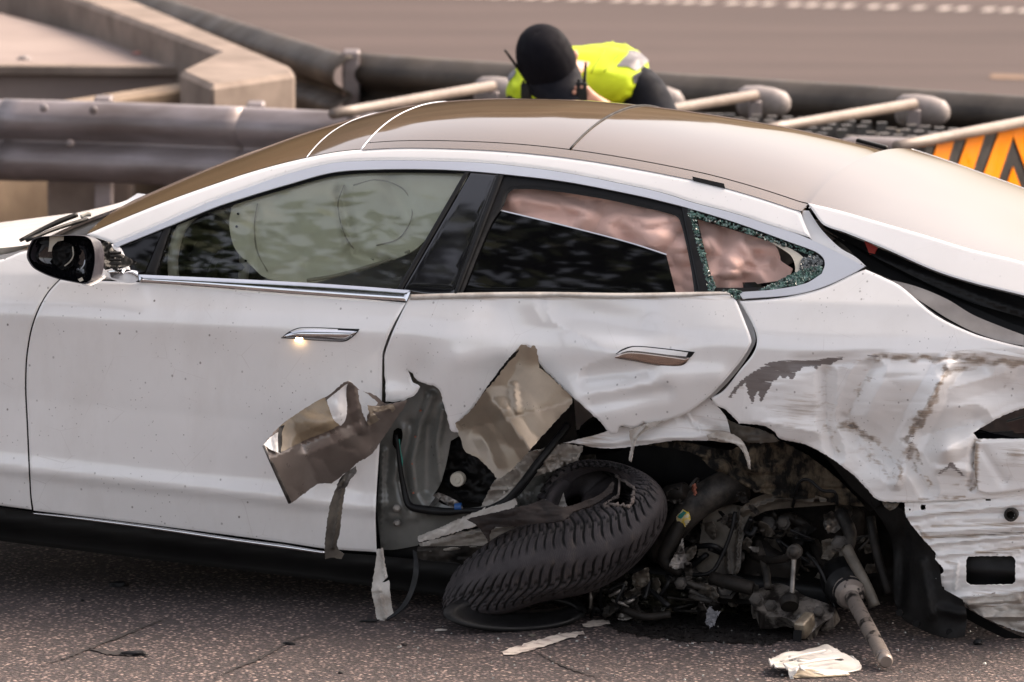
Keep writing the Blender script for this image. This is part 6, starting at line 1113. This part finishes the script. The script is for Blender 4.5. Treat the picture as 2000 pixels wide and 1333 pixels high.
for i in range(8):
    for k in range(19):
        a = radians(-72+8*k); rr = 1+1.15*(i/7)*max(0, cos(a*1.15))**.6; V.append(hc+hf*(.110*cos(a)*rr)+hs_*(.097*sin(a)*(1+.06*i/7))-hu*(.010+.045*(i/7)**1.3+.026*abs(sin(a))**2*(i/7))-pz)
vis = mesh_obj('visor', V, [(i*19+k, i*19+k+1, (i+1)*19+k+1, (i+1)*19+k) for i in range(7) for k in range(18)], pm('visor_cloth', (.007, .0075, .012), (.005, .0055, .009), .8, 0, 0, 14, .25, 150, spec=.15), cap); vis.modifiers.new('thick', 'SOLIDIFY').thickness = .004
for k in range(6):
    a = pi/6+k*pi/3; sweep('cap_seam', [hc+hu*(.1285*cos(t))+hs_*.0995*1.004*sin(t)**.72*sin(a)+hf*.1185*1.004*sin(t)**.72*cos(a)-pz for t in np.linspace(.08, 1.7, 12)], .0016, bpy.data.materials['visor_cloth'], cap, 5, 1)
lathe('cap_button', hc+hu*.127-pz, hc+hu-pz, [(0, .008), (.004, .006), (.006, .002)], capm_, cap, 10)
# ear and cheek on the open side
ear = sweep('ear', [hc+hs_*s_-hu*.02-pz for s_ in ()] or [np.array(at_y(1119, 100, 25.42))-pz, np.array(at_y(1123, 108, 25.42))-pz, np.array(at_y(1121, 118, 25.42))-pz], [.010, .013, .009], bpy.data.materials['skin'], person, 8, 4)
def radio(label, p, top, yaw=0., name='radio'):
    p = np.array(p, float); r = empty(name, p-np.array([0, 0, .06])); tag(r, label, 'radio'); b = bev_box('case', (0, 0, .06), (.040, .028, .085), M['black'], r, (0, 0, yaw), .006, 2)
    a = np.array(top)-p+np.array([0, 0, .06]); sweep('antenna', [np.array([.010, 0, .10]), np.array([.010, 0, .10])*.5+a*.5, a], [.007, .0055, .0045], M['black'], r, 8, 3); lathe('knob', (-.010, 0, .100), (-.010, 0, 1), [(0, .006), (.012, .005)], M['black'], r, 10); return r
radio('black two-way radio clipped to the vest, its long antenna leaning left of the cap', at_y(1028, 186, 25.36), at_y(986, 98, 25.30))
radio('black two-way radio held in front of the mouth, right of the cap visor', at_y(1136, 184, 25.24), at_y(1144, 122, 25.26))
# ------------------------------------------------------------ what the glass and roof mirror: trees on the camera's side, an unseen wooded slope far behind, its outline shaped for the roof reflections
leafm = pm('tree_leaf', (.045, .070, .020), (.022, .038, .012), .55, 0, 0, .9, spec=.3); barkm = pm('bark', (.10, .075, .055), (.05, .038, .03), .9, 0, 0, 7, .6, 25)
def tree(x, y, h, r, label, lean, n=5200):
    t = empty('overhanging_tree', (x, y, 0)); tag(t, label, 'tree', None); top = np.array([lean[0], lean[1], h])
    tk = sweep('trunk', [(0, 0, -.2), (0, 0, h*.25), top*.55*np.array([.6, .6, 1]), top*np.array([.9, .9, .92])], [.36, .28, .18, .06], barkm, t, 10)
    for k in range(7): a = k*.9; b = top*np.array([.5, .5, .5+.05*k]); sweep('limb', [b, b+np.array([cos(a)*r*.45, sin(a)*r*.45, .8]), b+np.array([cos(a)*r*.85, sin(a)*r*.85, 1.2+.2*k])], [.10, .06, .02], barkm, tk, 6)
    cl = []
    while len(cl) < 95:
        d = rng.normal(size=3); d /= np.linalg.norm(d); cl.append(np.array([lean[0], lean[1], h*.80])+d*np.array([r, r, h*.26])*rng.uniform(.35, 1)**.6)
    c = np.array(cl)[rng.integers(0, len(cl), n)]+rng.normal(0, .34, (n, 3)); a1 = rng.normal(size=(n, 3)); a1 /= np.linalg.norm(a1, axis=1)[:, None]; a2 = np.cross(a1, rng.normal(size=(n, 3))); a2 /= np.linalg.norm(a2, axis=1)[:, None]; s_ = rng.uniform(.045, .095, n)[:, None]
    V = np.stack([c-a1*s_*1.4, c+a2*s_*.7, c+a1*s_*1.4, c-a2*s_*.7], 1).reshape(-1, 3); mesh_obj('crown', V, np.arange(n*4).reshape(-1, 4), leafm, t, False)
tree(-9.0, 12.2, 13.5, 3.9, 'tall leafy tree mirrored in the front side window', (4.6, 1.6), 26000); tree(7.6, 9.5, 14, 3.9, 'tall leafy tree mirrored in the lowered rear window', (-6.2, 4.2), 24000); tree(-14.5, 10.5, 15, 4.4, 'tall leafy tree mirrored in the gloss black pillar', (4.5, 5.0), 24000)
V = []; nx, ny = 240, 30
for j in range(ny):
    for i in range(nx):
        x = -190+380*i/(nx-1); t = j/(ny-1); y = 88+t*70+.0012*x*x; fx = min(1, max(0, (10-x*95/y)/9)); z = 34*min(1, t*1.7)**.8*(1-.25*abs(x)/190)*fx*fx*(3-2*fx)
        k = mnoise.fractal(Vector((x*.07, y*.09, z*.1)), 1., 2., 4); V.append((x+2*k, y+3*k, max(-.5, z*(1+.10*k)+2.6*k*min(1, t*4)*fx)))
tag(mesh_obj('wooded_hill', V, [(j*nx+i, j*nx+i+1, (j+1)*nx+i+1, (j+1)*nx+i) for j in range(ny-1) for i in range(nx-1)], pm('autumn_woodland', (.085, .062, .036), (.040, .034, .018), .95, 0, 0, .12, .5, 1., .02, .1), None, True), kind='structure')
